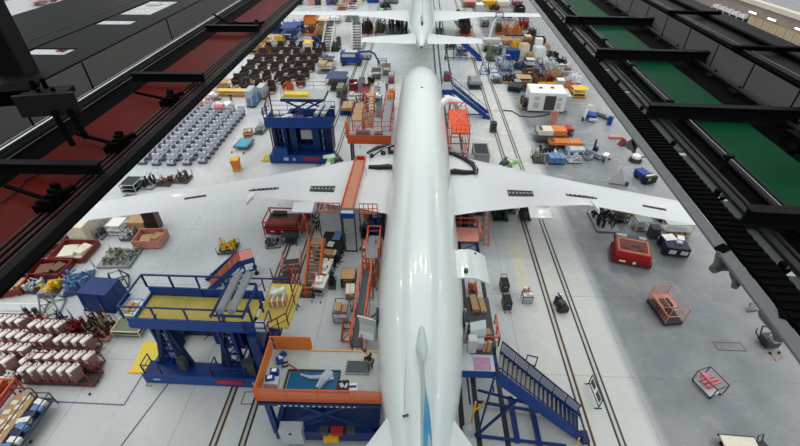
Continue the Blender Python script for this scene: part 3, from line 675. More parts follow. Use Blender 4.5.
P(t,'carton','tan',MB().box(0,0,0,1.1,.7,.55)); P(t,'strap','white',MB().box(-.35,0,0,.08,.74,.57).box(0,0,0,.08,.74,.57).box(.35,0,0,.08,.74,.57)); P(t,'bag','white',MB().box(-.15,.3,.55,.5,.35,.3,.4).box(.2,.5,.3,.5,.3,.5,.9).tube([(-.5,.2,.6),(-.2,.6,.95)],.12)); P(t,'green_bag','lime',MB().box(-.45,.55,.4,.35,.3,.3,.5).box(.1,.2,.6,.3,.2,.2,.2))
t=thing('ramp_plate','bright yellow floor ramp plate beside the blue work dock','ramp',(-19.05,18.2,0))
P(t,'plate','lemon',MB().prism([(-.75,-1.3),(.95,-1.2),(.95,1.35),(-1.1,1.25)],'z',.02,.12)); P(t,'edge_lip','yellow',MB().box(0,-1.25,.0,1.9,.12,.08).box(0,1.3,0,1.9,.12,.08))
# ---------------- Dock B : orange platform on blue scissor lift beside the tail
t=thing('scissor_platform','orange railed work platform on a blue scissor lift beside the tail','work platform',(-4.95,12.45,0),.015)
P(t,'deck',GRATE,MB().box(0,1.7,4.85,6.7,3.3,.14)); P(t,'edge_beam','navy',MB().box(0,.02,4.62,6.8,.16,.26).box(0,3.3,4.62,6.8,.16,.26).box(-3.3,1.7,4.62,.16,3.2,.26))
P(t,'toe_board','orange',MB().box(0,.05,4.95,6.8,.05,.32)); P(t,'front_screen',OMESH,MB().box(0,.03,5.2,6.8,.02,.75))
m=MB(); rails(m,[(-3.4,.05),(3.4,.05)],4.95,1.1,4,.07); P(t,'front_rail','orange',m)
P(t,'left_panel','amber',MB().box(-3.38,1.75,4.95,.06,3.4,1.05),'solid orange side panel'); P(t,'rear_panel','amber',MB().box(-2.1,3.4,4.95,2.2,.06,1.1),'solid orange rear board')
P(t,'rear_rail','amber',rails(MB(),[(-3.4,3.42),(-1.0,3.42)],4.95,1.15,1)); P(t,'rear_kerb',M('kerb_ochre',(206,160,100),.6),MB().box(1.1,3.32,4.96,4.4,.1,.1))
P(t,'deck_mat',TEAL,MB().box(-.55,1.2,4.99,2.8,1.3,.04),'dark teal floor mat'); P(t,'mat_border','dbrown',MB().box(.92,1.2,4.99,.12,1.5,.1).box(-.55,1.92,4.99,3.,.1,.08).box(-2.05,1.2,4.99,.1,1.4,.12))
m=MB()
for i in range(14): m.box(-2.2+i*.32,-.08,4.66,.14,.03,.05)
P(t,'warning_strip','white',m)
m=MB()
for a in (-1,1):
    y=1.7+a*1.2
    m.bar((-2.6,y,1.4),(2.6,y,4.6),.2).bar((2.6,y,1.4),(-2.6,y,4.6),.2).bar((-2.6,y,.9),(0,y,2.3),.16)
m.bar((-2.6,.5,4.5),(-2.6,2.9,4.5),.16).bar((2.6,.5,4.5),(2.6,2.9,4.5),.16).tube([(0,.4,3.),(0,3.,3.)],.12).tube([(-1.2,.5,1.6),(.2,1.8,3.4)],.12)
P(t,'scissor_arms','dblue',m)
P(t,'base_frame','dblue',MB().box(0,.3,.4,6.2,.3,1.).box(0,3.,.4,6.2,.3,1.).box(-3.,1.7,.4,.3,2.9,1.).box(3.,1.7,.4,.3,2.9,1.).box(-3.05,.35,1.,.3,.3,3.4).box(-3.05,3.0,1.,.2,.2,3.4).box(0,1.7,.7,5.9,2.5,.15))
P(t,'upper_frame','blue',MB().box(0,.2,4.3,6.0,.2,.3).box(-2.9,1.6,4.3,.2,2.6,.3))
P(t,'power_cabinet','lgrey',MB().box(-2.0,.1,.6,1.35,.6,1.5)); P(t,'cabinet_knob','black',MB().tube([(-2.,-.25,1.8),(-2.,-.16,1.8)],.09))
P(t,'battery_box','yellow',MB().box(.3,.05,.7,.9,.4,.5)); P(t,'valve_box','red',MB().box(.7,.15,1.4,.7,.4,.35)); P(t,'pump','dgrey',MB().box(-.1,.2,1.3,.5,.4,.4).box(1.5,.3,1.2,.5,.4,.5))
P(t,'wheel','black',MB().wheel(-2.6,.3,.22,.2).wheel(2.6,.3,.22,.2).wheel(-2.6,3.,.22,.2).wheel(2.6,3.,.22,.2))
# things on dock B
def onB(px,py): return tuple(W(px,py,5.0))
t=thing('parts_bin','grey metal bin of blue and white packets on the orange platform','bin',onB(273,385),0)
P(t,'bin_body','lgrey',MB().box(0,0,0,.75,.5,.5)); P(t,'packets','blue',MB().box(-.1,.1,.5,.5,.35,.12,.2).box(.05,.5,.3,.45,.3,.4,.1)); P(t,'labels','white',MB().box(-.1,.1,.62,.25,.2,.02,.2).box(.05,.5,.7,.25,.2,.02))
t=thing('foil_roll','crumpled clear plastic sheeting lying on the teal mat','sheeting',tuple(W(322,381,5.05)),0)
P(t,'sheet',GLASSY,MB().tube([(-1.3,.35,.05),(-.7,.15,.1),(-.1,.2,.08),(.3,.3,.1)],[.05,.1,.12,.06],7).tube([(.35,.5,.1),(.1,0,.16),(-.15,-.5,.1)],[.3,.26,.14],7).box(.3,.25,.02,.6,.5,.12,.3))
for px,py,c,lb in ((347,388,'dgrey','black tool case with white lid at the platform front edge'),(332,366,'white','white toolbag with blue strap on the rear of the platform')):
    pass
t=thing('tool_case','black open tool case at the front edge of the orange platform','tool case',tuple(W(344,389,5.0)),.1)
P(t,'case','black',MB().box(0,0,0,.6,.5,.28)); P(t,'tools','lgrey',MB().box(-.1,.05,.28,.2,.3,.06,.5).box(.15,0,.28,.12,.3,.08,-.4)); P(t,'lid','dgrey',MB().bar((-.3,.25,.3),(.3,.25,.3),.04,.3))
t=thing('parts_tray','white tray with blue stripe beside the black tool case','tray',tuple(W(353,388,5.0)),.1)
P(t,'tray','white',MB().box(0,0,0,.5,.45,.14)); P(t,'stripe','blue',MB().box(0,0,.14,.4,.14,.02))
t=thing('shop_cloth','blue and white rag pile with a coiled hose near the orange side panel','rags',tuple(W(280,361,5.0)),0)
P(t,'rag','blue',MB().box(0,0,0,.4,.5,.14,.5).box(.1,.35,0,.35,.3,.25,1.)); P(t,'white_rag','white',MB().box(.05,.15,.14,.25,.25,.1,.2)); P(t,'hose','black',MB().tube([(.25,-.2,.1),(.5,-.1,.12),(.6,-.35,.1),(.3,-.45,.08),(.2,-.25,.12)],.05))
t=thing('work_mat','grey rectangular kneeling mat by the fuselage on the platform','mat',tuple(W(358,368,5.0)),0); P(t,'pad','dgrey',MB().box(0,0,0,1.35,.85,.08)); P(t,'edging','grey',MB().box(0,-.42,0,1.4,.05,.1).box(-.68,0,0,.05,.85,.1))
o=MB().tube([tuple(W(296,369,5.05)),tuple(W(289,364,5.05)),tuple(W(301,372,5.05))],.03).build('air_hose',K('red')); tag(o,'thin red air hose lying on the orange platform','hose')
# ---------------- Stair C
def stairs(name,label,loc,rz,run,rise,width,sc_c,step_c,rail_c,panel=None,top=1.6,nstep=None,skirt=None,group=None,topd=None):
    t=thing(name,label,'stairs',loc,rz,group); n=nstep or max(6,int(rise/.22)); w2=width/2
    # local: foot at x=0, climbs towards -x ; platform beyond
    m=MB()
    for i in range(n): m.box(-run*(i+.6)/n,0,rise*(i+.5)/n,run/n*.95,width-.1,.05)
    P(t,'treads',step_c,m)
    m=MB()
    for a in (-1,1): m.bar((.3,a*w2,.05),(-run,a*w2,rise-.1),.08,.55)
    P(t,'stringers',sc_c,m)
    P(t,'landing',step_c,MB().box(-run-top/2,0,rise-.1,top,topd or width,.1)); P(t,'landing_skirt',skirt or sc_c,MB().box(-run-top/2,-(topd or width)/2,rise-.75,top,.08,.75).box(-run-top/2,(topd or width)/2,rise-.5,top,.08,.5))
    m=MB()
    for a in (-1,1):
        if panel and a<0: continue
        m.bar((0,a*w2,1.05),(-run,a*w2,rise+1.05),.06).bar((0,a*w2,.6),(-run,a*w2,rise+.6),.04)
        for i in range(5): m.bar((-run*i/4,a*w2,rise*i/4),(-run*i/4,a*w2,rise*i/4+1.05),.05)
    if panel:
        a=1
    P(t,'handrails',rail_c,m)
    if panel:
        g=MB()
        for i in range(6):
            x0,x1=-run*(i+.06)/6,-run*(i+.94)/6
            g.add([(x0,w2,rise*-x0/run+.3),(x1,w2,rise*-x1/run+.3),(x1,w2,rise*-x1/run+1.),(x0,w2,rise*-x0/run+1.),(x0,w2+.03,rise*-x0/run+.3),(x1,w2+.03,rise*-x1/run+.3),(x1,w2+.03,rise*-x1/run+1.),(x0,w2+.03,rise*-x0/run+1.)],[(0,1,2,3),(7,6,5,4),(0,4,5,1),(1,5,6,2),(2,6,7,3),(3,7,4,0)])
        P(t,'side_panels',panel,g)
    m=MB()
    xs=-run-top*.5
    m.box(xs+.4*top,-w2*.7,0.2,.14,.14,rise-.5).box(xs+.4*top,w2*.7,0.2,.14,.14,rise-.5).box(xs-.4*top,-w2*.7,0.2,.14,.14,rise-.5).box(xs-.4*top,w2*.7,0.2,.14,.14,rise-.5)
    m.bar((xs-.4*top,0,.3),(-run*.1,0,.3),.14).bar((xs+.4*top,-w2*.7,.4),(-run*.65,-w2*.7,rise*.6),.1).bar((xs+.4*top,w2*.7,rise*.75),(-run*.72,w2*.7,.4),.1).bar((-run*.5,-w2*.8,.35),(-run*.5,w2*.8,.35),.12).bar((-run*.75,-w2*.8,.35),(-run*.75,w2*.8,.35),.12)
    P(t,'support_legs',sc_c,m)
    P(t,'wheel','black',MB().wheel(xs-.4*top,-w2*.7,.2,.14,'y').wheel(xs-.4*top,w2*.7,.2,.14,'y').wheel(-.6,-w2*.7,.15,.14,'y').wheel(-.6,w2*.7,.15,.14,'y'))
    return t
PG=M('stair_panel_grey',(168,170,180),.5)
t=thing('boarding_stairs','long blue boarding stairs with grey side panels reaching the open right rear door','stairs',(0,0,0))
SR=-.235; SO=(10.65,14.25,0)      # foot of the flight and its heading
def sm(m): return m.rot(0,0,SR,SO)
run,rise,w2=5.5,4.55,.85
m=MB()
for i in range(18): m.box(-run*(i+.6)/18,0,rise*(i+.5)/18,run/18*.72,1.6,.05)
P(t,'treads',M('tread_grey',(140,136,130),.6),sm(m))
m=MB()
for a,lo,hi in ((-1,-.6,.6),(1,-.45,.1)):
    m.prism([(.3,lo*.2),(.3,hi+.1),(-run,rise+hi),(-run,rise+lo)],'y',a*w2-.04,a*w2+.04)
P(t,'stringers','blue',sm(m))
P(t,'riser_web','navy',sm(MB().prism([(.2,-.05),(-run,rise-.15),(-run,rise-.25),(.2,-.15)],'y',-.8,.8)))
m=MB()
for i in range(6):
    x0,x1=-run*(i+.06)/6,-run*(i+.94)/6
    m.prism([(x0,rise*-x0/run+.25),(x1,rise*-x1/run+.25),(x1,rise*-x1/run+1.05),(x0,rise*-x0/run+1.05)],'y',w2-.02,w2+.02)
P(t,'side_panels',PG,sm(m))
m=MB().bar((.1,w2,1.1),(-run,w2,rise+1.1),.07).bar((.1,w2,.2),(-run,w2,rise+.2),.06)
for i in range(7): m.bar((-run*i/6,w2,rise*i/6),(-run*i/6,w2,rise*i/6+1.1),.06)
m.bar((.1,-w2,.9),(-run,-w2,rise+.9),.05).bar((0,-w2,0),(0,-w2,.9),.05).bar((-run,-w2,rise),(-run,-w2,rise+.9),.05).bar((-run/2,-w2,rise/2),(-run/2,-w2,rise/2+.9),.05)
P(t,'handrails','navy',sm(m)); P(t,'gate_frame','navy',sm(rails(MB(),[(-3.9,.95),(-3.3,.95)],3.1,1.7,1)))
P(t,'landing','lgrey',MB().box(4.0,15.9,4.6,2.0,1.9,.1)); P(t,'landing_skirt','blue',MB().box(4.0,14.95,4.05,2.05,.08,.62)); P(t,'landing_side','blue',MB().box(5.0,15.9,4.2,.08,1.9,.45))
P(t,'outrigger','dblue',MB().box(8.0,14.3,.15,.3,3.0,.25)); P(t,'outrigger','dblue',MB().box(6.7,14.5,.15,.3,3.0,.25)); P(t,'base_beam','dblue',MB().bar((4.2,13.3,.3),(9.6,12.9,.3),.16).bar((4.2,15.6,.3),(9.6,14.9,.3),.16))
P(t,'support_legs','dblue',MB().bar((4.3,13.4,.3),(7.0,14.6,3.2),.14).bar((5.0,14.9,4.1),(4.3,13.4,.3),.12).bar((3.4,15.0,4.1),(4.0,15.4,.3),.12).bar((4.2,15.,2.6),(7.6,14.5,2.0),.12))
P(t,'jack_leg','yellow',MB().tube([(4.0,14.2,.2),(4.0,14.2,2.6)],.07)); P(t,'jack_brace','yellow',MB().tube([(4.0,14.2,1.6),(4.7,14.4,2.4)],.06)); P(t,'foot_roller','lgrey',MB().wheel(3.7,13.6,.33,.4,'y'))
P(t,'foot_post','yellow',MB().tube([(10.3,13.1,.1),(10.3,13.1,.9)],.05)); P(t,'end_bumper','navy',MB().box(10.8,13.4,.2,.4,.7,.45)); P(t,'wheel','black',MB().wheel(4.3,13.4,.2,.14,'y')); P(t,'wheel','black',MB().wheel(9.4,12.9,.15,.14,'y')); P(t,'wheel','black',MB().wheel(9.4,15.,.15,.14,'y'))
t=thing('equipment_case','silver rack of brown straps on the boarding stair landing','equipment',tuple(W(486,352,4.7)),0)
P(t,'case','lgrey',MB().box(-.9,.1,0,.5,.5,1.2).box(-.4,.3,0,.5,.4,.7)); P(t,'straps','tan',MB().tube([(.1,0,.1),(.15,.1,.9)],.12).tube([(-.15,0,.1),(-.1,.1,.8)],.1)); P(t,'base','dgrey',MB().box(-.3,.2,0,1.4,.8,.04))
t=thing('mat','faded purple and pink doormat on the boarding stair landing','mat',tuple(W(482,364,4.7)),0); P(t,'pile',M('mat_purple',(176,130,160),.8,var=.3,scale=4),MB().box(0,0,0,1.,.85,.03)); P(t,'edge','lgrey',MB().box(0,-.43,0,1.04,.05,.03))
t=thing('safety_barrier','thin black folding barrier on the floor beyond the stair foot','barrier',tuple(W(593,396)),PI/2+.05)
P(t,'panel_frame','black',MB().bar((-.9,0,.05),(-.9,.0,1.1),.05).bar((.9,0,.05),(.9,0,1.1),.05).bar((-.9,0,1.1),(.9,0,1.1),.05).bar((-.9,0,.2),(.9,0,.2),.05)); P(t,'feet','black',MB().box(-.9,0,0,.06,.5,.05).box(.9,0,0,.06,.5,.05)); P(t,'warning_boards','dgrey',MB().box(-.45,0,.5,.6,.03,.4).box(.45,0,.5,.6,.03,.4))
stairs('boarding_stairs','blue boarding stairs with dark treads at the first aircraft\'s right front door',tuple(Vector((10.7,62.3,0))),.0,5.6,4.5,2.2,'blue','grey','dblue',None,1.5,16,topd=2.4)
t=thing('door_canopy','white curved canopy hood over the stair landing at the front right door','canopy',tuple(W(449,104,5.6)),.3); P(t,'hood','white',MB().tube([(-1.,.2,0),(0,.5,.4),(1.3,.1,.1)],[.5,.6,.4],10)); P(t,'hood_post','lgrey',MB().bar((1.,0,-1.2),(1.,0,0),.08))
stairs('boarding_stairs','blue boarding stairs beside the second aircraft\'s tail',(12.6,90.5,0),-.03,5.2,4.4,2.,'blue','dgrey','dblue',None,2,14)
# ---------------- Dock D
t=thing('work_dock','blue work dock with grey rollers and cluttered deck ahead of the left wing','work platform',(-14.1,46.9,0),.02)
P(t,'base_beam','dblue',MB().box(0,.7,.15,8.,1.4,1.0).box(0,2.6,.3,6.8,2.,1.6)); P(t,'base_skirt','blue',MB().box(0,-.05,.1,8.05,.1,1.1)); P(t,'warning_plate','red',MB().box(1.2,-.12,.55,2.2,.04,.4)); P(t,'maker_plate','lgrey',MB().box(-2.,-.12,.5,.6,.04,.4).box(-1.,-.12,.5,.3,.04,.3))
P(t,'wheel','black',MB().wheel(-3.4,.5,.15,.2,'x',.15).wheel(3.4,.5,.15,.2,'x',.15).wheel(-3.4,3.,.15,.2,'x',.15).wheel(3.4,3.,.15,.2,'x',.15))
mast(t,-2.3,1.2,5.); mast(t,2.6,1.2,5.); P(t,'side_tower','navy',MB().box(-3.3,2.,1.,.5,2.,3.8).box(3.5,2.,1.,.6,2.,3.8)); P(t,'back_panel','navy',MB().box(0,3.6,.4,7.,.2,4.3)); P(t,'ram_housing','dblue',MB().box(-1.,1.4,1.2,.8,.6,3.6)); P(t,'ram_housing','dblue',MB().box(1.8,1.4,1.2,.9,.6,3.6)); P(t,'step_box','blue',MB().box(-2.6,.2,1.2,1.8,.6,.9))
P(t,'power_cabinet','lgrey',MB().box(.6,1.6,2.7,1.4,.4,1.2)); P(t,'toe_skirt','blue',MB().box(.2,-.1,4.9,7.9,.12,1.3).box(-3.8,1.6,4.9,.1,3.4,.8).box(2.,3.5,4.9,4.,.1,.9))
P(t,'deck','navy',MB().box(.2,1.7,4.9,7.8,3.5,.12)); m=MB(); rails(m,[(-3.8,3.4),(-3.8,-.1),(4.1,-.1)],6.2,.9,4); rails(m,[(-3.8,3.4),(4.1,3.4)],5.7,1.1,4); P(t,'guard_rails','dblue',m)
for x in (2.3,3.1): P(t,'roller','lgrey',MB().tube([(x,.2,6.4),(x+.4,3.4,6.5)],.26,12),'long grey roller tube',smooth=True)
P(t,'roller_cradle','dblue',MB().box(2.9,.2,6.,1.9,.1,.2).box(3.2,3.3,6.,1.9,.1,.2).bar((2.9,.2,5.),(2.9,.2,6.),.12).bar((3.2,3.3,5.),(3.2,3.3,6.),.12)); P(t,'white_rags','white',MB().box(-2.3,1.4,5.02,1.4,.8,.5,.3).box(-1.4,1.9,5.02,.9,.6,.6,.8)); P(t,'boxes','lgrey',MB().box(.3,1.2,5.02,1.1,.6,.4).box(1.3,1.4,5.02,.6,.5,.5))
t=thing('roll_ladder','red post frame at the left end of the upper blue dock','post frame',(-18.2,50.9,0)); P(t,'posts','dred',MB().bar((0,0,0),(0,0,7.8),.14).bar((-.1,-1.8,0),(-.1,-1.8,6.6),.14).bar((0,0,7.7),(-.2,-1.8,6.6),.12)); P(t,'foot','dgrey',MB().box(-.05,-.9,0,.5,2.6,.15))
# lime thing on base right end handled by pylon ; scissor lift behind with yellow pad
t=thing('scissor_platform','blue scissor lift with yellow pad on top behind the upper blue dock','work platform',(-16.1,57.7,0))
P(t,'deck',GRATE,MB().box(0,1.9,4.0,6.,3.8,.18)); P(t,'edge_beam','navy',MB().box(0,0,3.7,6.1,.2,.4).box(3.,1.9,3.7,.2,3.8,.3)); P(t,'yellow_pad','lemon',MB().box(-1.,1.1,4.2,3.4,1.1,.35),'bright yellow pad')
m=MB()
for y in (.4,3.4): m.bar((-2.7,y,1.),(2.7,y,3.7),.2).bar((2.7,y,1.),(-2.7,y,3.7),.2)
P(t,'scissor_arms','dblue',m); P(t,'base_frame','dblue',MB().box(0,.3,.3,6.,.4,.9).box(0,3.5,.3,6.,.4,.9).box(-2.8,1.9,.3,.4,3.,.9).box(2.8,1.9,.3,.4,3.,.9)); P(t,'wheel','black',MB().wheel(-2.5,.3,.2,.2).wheel(2.5,.3,.2,.2).wheel(-2.5,3.4,.2,.2).wheel(2.5,3.4,.2,.2))
P(t,'orange_rail','orange',rails(MB(),[(-2.9,0.2),(-2.9,3.7),(2.9,3.7)],4.2,1.1,3)); P(t,'rear_board','orange',MB().box(-2.4,3.3,4.2,1.1,.1,1.))
t=thing('walkway_bridge','orange railed walkway bridge between the upper blue dock and the fuselage','work platform',(-5.3,44.3,0))
P(t,'deck','grey',MB().box(0,1.2,4.7,5.,1.9,.12)); P(t,'front_board','orange',MB().box(0,.1,4.2,5.,.1,1.1)); P(t,'rails','orange',rails(rails(MB(),[(-2.5,.2),(-2.5,2.2),(2.5,2.2)],4.8,1.2,3),[(-2.5,.1),(2.5,.1)],5.2,.6,4)); P(t,'legs','dblue',MB().box(-2.2,.5,0,.2,.2,4.7).box(2.2,.5,0,.2,.2,4.7).box(-2.2,2.,0,.2,.2,4.7).box(2.2,2.,0,.2,.2,4.7).bar((-2.2,.5,.4),(2.2,.5,4.),.12)); P(t,'floor_stock','dgrey',MB().box(-.8,1.3,4.82,1.6,.7,.4).box(1.,1.2,4.82,1.,.6,.3)); P(t,'yellow_post','amber',MB().box(-2.5,.4,4.8,.35,.35,2.))
# ---------------- orange frame stand at the right front of fuselage
t=thing('lattice_stand','tall orange sheeted access stand right of the fuselage ahead of the wing','access stand',(5.15,46.2,0))
P(t,'tower_frame','orange',frame_mb(2.1,6.8,.2,5.2,.1,3)); t_=KIDS[t.name][-1]; t_.location=(0,3.3,0)
P(t,'sheeting',M('orange_sheet',(226,86,40),.6,var=.25,scale=1.2),MB().box(0,3.3,5.2,2.2,6.9,.07)); P(t,'rails','orange',rails(MB(),[(-1,0),(1,0),(1,6.6),(-1,6.6)],5.2,1.,4)); P(t,'braces','salmon',MB().bar((-1,0,.2),(1,0,3.4),.07).bar((1,0,.2),(-1,0,3.4),.07).bar((1,0,.3),(1,6.6,5.),.08).bar((-.9,2,5.3),(.9,5,6.1),.08).bar((.9,2,5.3),(-.9,5,6.1),.08))
t.location=(5.1,45.5,0)
# overwing gangway
t=thing('wing_gangway','narrow orange walled gangway lying across the left wing root','gangway',(-5.75,30.6,0),-.02)
P(t,'walkway',M('walkway_tan',(196,140,110),.6),MB().box(-.1,4.4,4.95,1.0,8.8,.1)); P(t,'side_rails','orange',MB().box(-.62,4.4,4.95,.08,8.8,.5).box(.42,4.4,4.95,.08,8.8,.5)); P(t,'end_box','blue',MB().box(-.1,-.35,4.3,1.25,.5,.55)); P(t,'end_step','lgrey',MB().box(-.1,-.4,4.85,1.1,.4,.05)); P(t,'legs','dgrey',MB().box(-.65,-.1,0,.12,.12,4.4).box(.45,-.1,0,.12,.12,4.4).bar((-.65,-.1,.1),(.45,-.1,.1),.1).box(-.1,8.6,4.5,.9,.2,.4)); P(t,'top_hook','red',MB().box(-.1,8.7,5.0,.8,.2,.4))
for i,(px,py,w,lb) in enumerate(((331,207,2.0,'orange railed wing edge fence left of the gangway'),(370,205,1.6,'orange railed wing edge fence between gangway and fuselage'))):
    p=W(px,py,4.2); t=thing('edge_fence',lb,'guard rail',(p.x,30.9,0)); P(t,'rails','orange',rails(MB(),[(-w/2,0),(w/2,0)],4.3,1.,4,.07)); P(t,'kick_board','salmon',MB().box(0,0,4.2,w,.06,.25)); P(t,'posts','dgrey',MB().box(-w/2,0,0,.09,.09,4.3).box(w/2,0,0,.09,.09,4.3).box(-w/2,0,0,.5,.5,.08).box(w/2,0,0,.5,.5,.08))
# orange stairs left of aisle
t=stairs('access_stairs','tall orange handrailed access stairs with brown treads left of the aisle',(0,0,0),0,3.4,2.6,1.2,'orange',M('tread_brown',(130,108,86),.6),'amber',None,.9,12)
t.location=(-8.45,25.0,0); t.rotation_euler=(0,0,-PI/2)
def cage_rails(label,px,py,w,d,h,c,z=0.,rz=0.,n=3):
    p=W(px,py,z); t=thing('guard_rail_frame',label,'guard rail',tuple(p),rz); P(t,'rails',c,rails(MB(),[(-w/2,d),(-w/2,0),(w/2,0),(w/2,d)],z0:=0.02,h,n,.08)); P(t,'floor_plate','dgrey',MB().box(0,d/2,0,w,d,.04)); return t
cage_rails('orange rail enclosure around the foot of the brown stairs',303,298,1.9,1.6,1.2,'orange')
cage_rails('red rail enclosure just left of the brown stair foot',286,289,1.5,1.8,1.2,'dred',rz=.5)
cage_rails('pinkish low rail frame behind the stair foot enclosure',292,274,1.6,2.,1.1,'salmon',rz=.2)
# small orange/blue stair
t=stairs('access_stairs','small blue access stairs with orange mesh sides beside the large blue dock',(*W(212,285).xy,0),.5+PI,2.8,2.2,1.3,'blue','salmon','orange',OMESH,1.1,8)
# left near-fuselage equipment line
def platform(label,px,py,z,w,d,h,c,deckc,rc,rz=0.,loc=None,name='step_platform',cat='work platform'):
    p=W(px,py,z) if loc is None else Vector(loc); t=thing(name,label,cat,(p.x,p.y,0),rz)
    P(t,'deck',deckc,MB().box(0,d/2,z-.1,w,d,.1)); m=MB()
    for a in (-1,1):
        for y in (.1,d-.1): m.box(a*(w/2-.06),y,.1,.1,.1,z-.1)
        m.bar((a*(w/2-.06),.1,.2),(a*(w/2-.06),d-.1,z-.3),.07)
    m.bar((-w/2,.1,.3),(w/2,.1,z-.3),.07).bar((-w/2,.1,.2),(w/2,.1,.2),.08).bar((-w/2,d-.1,.2),(w/2,d-.1,.2),.08)
    P(t,'frame',c,m); P(t,'rails',rc,rails(MB(),[(-w/2,0),(-w/2,d),(w/2,d),(w/2,0)],z,1.1,max(1,int(d/2)),.08)); castors(t,w,d,.12)
    return t
platform('tall orange railed platform hugging the left fuselage side behind the wing',372,258,2.4,1.1,3.0,0,'orange','grey','orange')
t=platform('long narrow orange platform running along the left fuselage side',0,0,3.4,.75,7.4,0,'orange','dgrey','orange',loc=(-3.55,17.3,0))
t=thing('step_ladder','short cream step ladder between orange posts beside the fuselage','ladder',(*W(369,272).xy,0)); P(t,'treads','cream',MB().box(0,0,.5,1.1,.3,.06).box(0,.35,1.,1.1,.3,.06).box(0,.7,1.5,1.1,.3,.06).box(0,1.05,2.,1.1,.3,.06)); P(t,'side_frame','orange',MB().bar((-.6,-.3,0),(-.6,1.2,2.3),.12).bar((.6,-.3,0),(.6,1.2,2.3),.12).bar((-.6,1.2,0),(-.6,1.2,2.8),.1).bar((.6,1.2,0),(.6,1.2,2.8),.1))
platform('red ladder platform against the fuselage under the front left door',386,126,3.2,1.2,9,0,'red','grey','red')
platform('dark red railed loading stand beside the orange ladder at the upper left',357,120,2.6,1.5,6,0,'red','tan','dred')
stairs('access_stairs','orange framed ladder stairs among the carts left of the front fuselage',(*W(368,128).xy,0),-PI/2,4.5,3.,1.4,'orange','tan','orange',None,1.4,10)
# right of fuselage below wing
platform('blue stepped platform with orange top under the right wing root',465,241,2.,2.6,2.,0,'blue','salmon','orange')
t=thing('step_ladder','white step ladder hanging beside the blue platform under the right wing','ladder',(*W(478,241).xy,0)); P(t,'treads','lgrey',MB().box(0,0,.4,1.,.35,.1).box(0,.4,.9,1.,.35,.1).box(0,.8,1.4,1.,.35,.1).box(0,1.2,1.9,1.,.35,.1)); P(t,'side_frame','dgrey',MB().bar((-.52,-.2,0),(-.52,1.4,2.1),.08).bar((.52,-.2,0),(.52,1.4,2.1),.08).bar((-.5,1.4,0),(-.5,1.4,2.1),.06).bar((.5,1.4,0),(.5,1.4,2.1),.06))
t=thing('ladder','tall orange ladder standing between floor slots under the right wing','ladder',(*W(486,246).xy,0)); m=MB().bar((-.25,0,0),(-.25,3.,3.6),.09).bar((.25,0,0),(.25,3.,3.6),.09)
P(t,'side_rails','orange',m); m=MB()
for i in range(10): m.bar((-.25,.3*i+.1,.36*i+.12),(.25,.3*i+.1,.36*i+.12),.06)
P(t,'rungs','salmon',m); P(t,'prop','orange',MB().bar((0,3.2,0),(0,3.,3.5),.1))
# loader under the cargo door
t=thing('cargo_loader','brown tarred pallets and rails on a loader below the open cargo door','loader',(4.6,18.6,0)); P(t,'bed','dgrey',MB().box(0,2.2,2.,2.6,4.6,.2)); P(t,'frame','black',frame_mb(2.5,4.4,.2,2.,.12,1)); KIDS[t.name][-1].location=(0,2.2,0)
P(t,'side_rails','dbrown',MB().box(-1.1,2.4,2.2,.2,4.4,.2).box(-.5,2.4,2.2,.1,4.4,.12)); P(t,'tan_boxes','tan',MB().box(.1,3.7,2.2,.5,1.5,.35,.1).box(.7,3.6,2.2,.4,1.4,.25,.1)); P(t,'end_rails','orange',rails(MB(),[(-1.2,0),(1.4,0),(1.4,2.)],2.2,1.,2,.08)); P(t,'clutter','tan',MB().box(.4,.9,2.2,1.3,.5,.3,.3).box(-.3,1.3,2.2,.4,.4,.4)); P(t,'white_roll','lgrey',MB().tube([(.1,1.6,2.5),(.5,1.8,2.5)],.18)); P(t,'front_step','blue',MB().box(.2,-.5,1.2,2.3,.7,.3)); castors(t,2.6,4.4,.2)
# ================================================================ floor equipment, right
def hd(name,label,cat,px,py,rz=0,z=0,group=None): p=W(px,py,z); return thing(name,label,cat,tuple(p),rz,group)
for px,py,lb in ((504.5,293,'black wheeled tool chest standing alone between the floor slots'),(507,311,'black wheeled tool chest with blue side touching the orange loader rail')):
    t=hd('tool_chest',lb,'tool cabinet',px,py,.05); P(t,'body','black',MB().box(0,.45,.1,.65,.95,.85)); dr=P(t,'drawer','dgrey',MB().box(0,-.04,.2,.6,.04,.2)); P(t,'drawer','dgrey',MB().box(0,-.04,.45,.6,.04,.2)); P(t,'side_label','lblue' if '311' in str(py) else 'grey',MB().box(.0,-.05,.7,.3,.03,.1)); P(t,'push_handle','black',MB().tube([(-.25,.9,.9),(-.25,1.1,1.15),(.25,1.1,1.15),(.25,.9,.9)],.03)); castors(t,.6,.6,.06)
t=hd('parts_trolley','small silver trolley with pink and white bottles between the rails','cart',526,301); k_cart(t,.85,.75,.8,'dgrey','lgrey'); P(t,'bottles','salmon',MB().tube([(-.2,.2,.8),(-.2,.2,1.2)],.1).tube([(.1,.3,.8),(.1,.3,1.3)],.1)); P(t,'white_boxes','white',MB().box(.2,-.1,.52,.3,.3,.5).box(-.15,.5,.5,.3,.2,.6))
t=hd('floor_robot','black wheeled machine with white top standing on the floor rail at right','machine',561,310,.15); P(t,'body','black',MB().box(0,0,.15,.75,.9,.5).box(-.05,.6,.2,.5,.5,.6)); P(t,'top_gear','dgrey',MB().box(-.1,.1,.65,.4,.5,.3,.4).tube([(.1,.5,.8),(-.2,.8,1.2)],.07)); P(t,'white_bottle','white',MB().tube([(-.05,.75,.8),(-.05,.75,1.1)],.1)); P(t,'wheel','dgrey',MB().wheel(.38,-.1,.2,.1).wheel(-.38,-.1,.2,.1).wheel(.3,.7,.15,.1).wheel(-.3,.7,.15,.1))
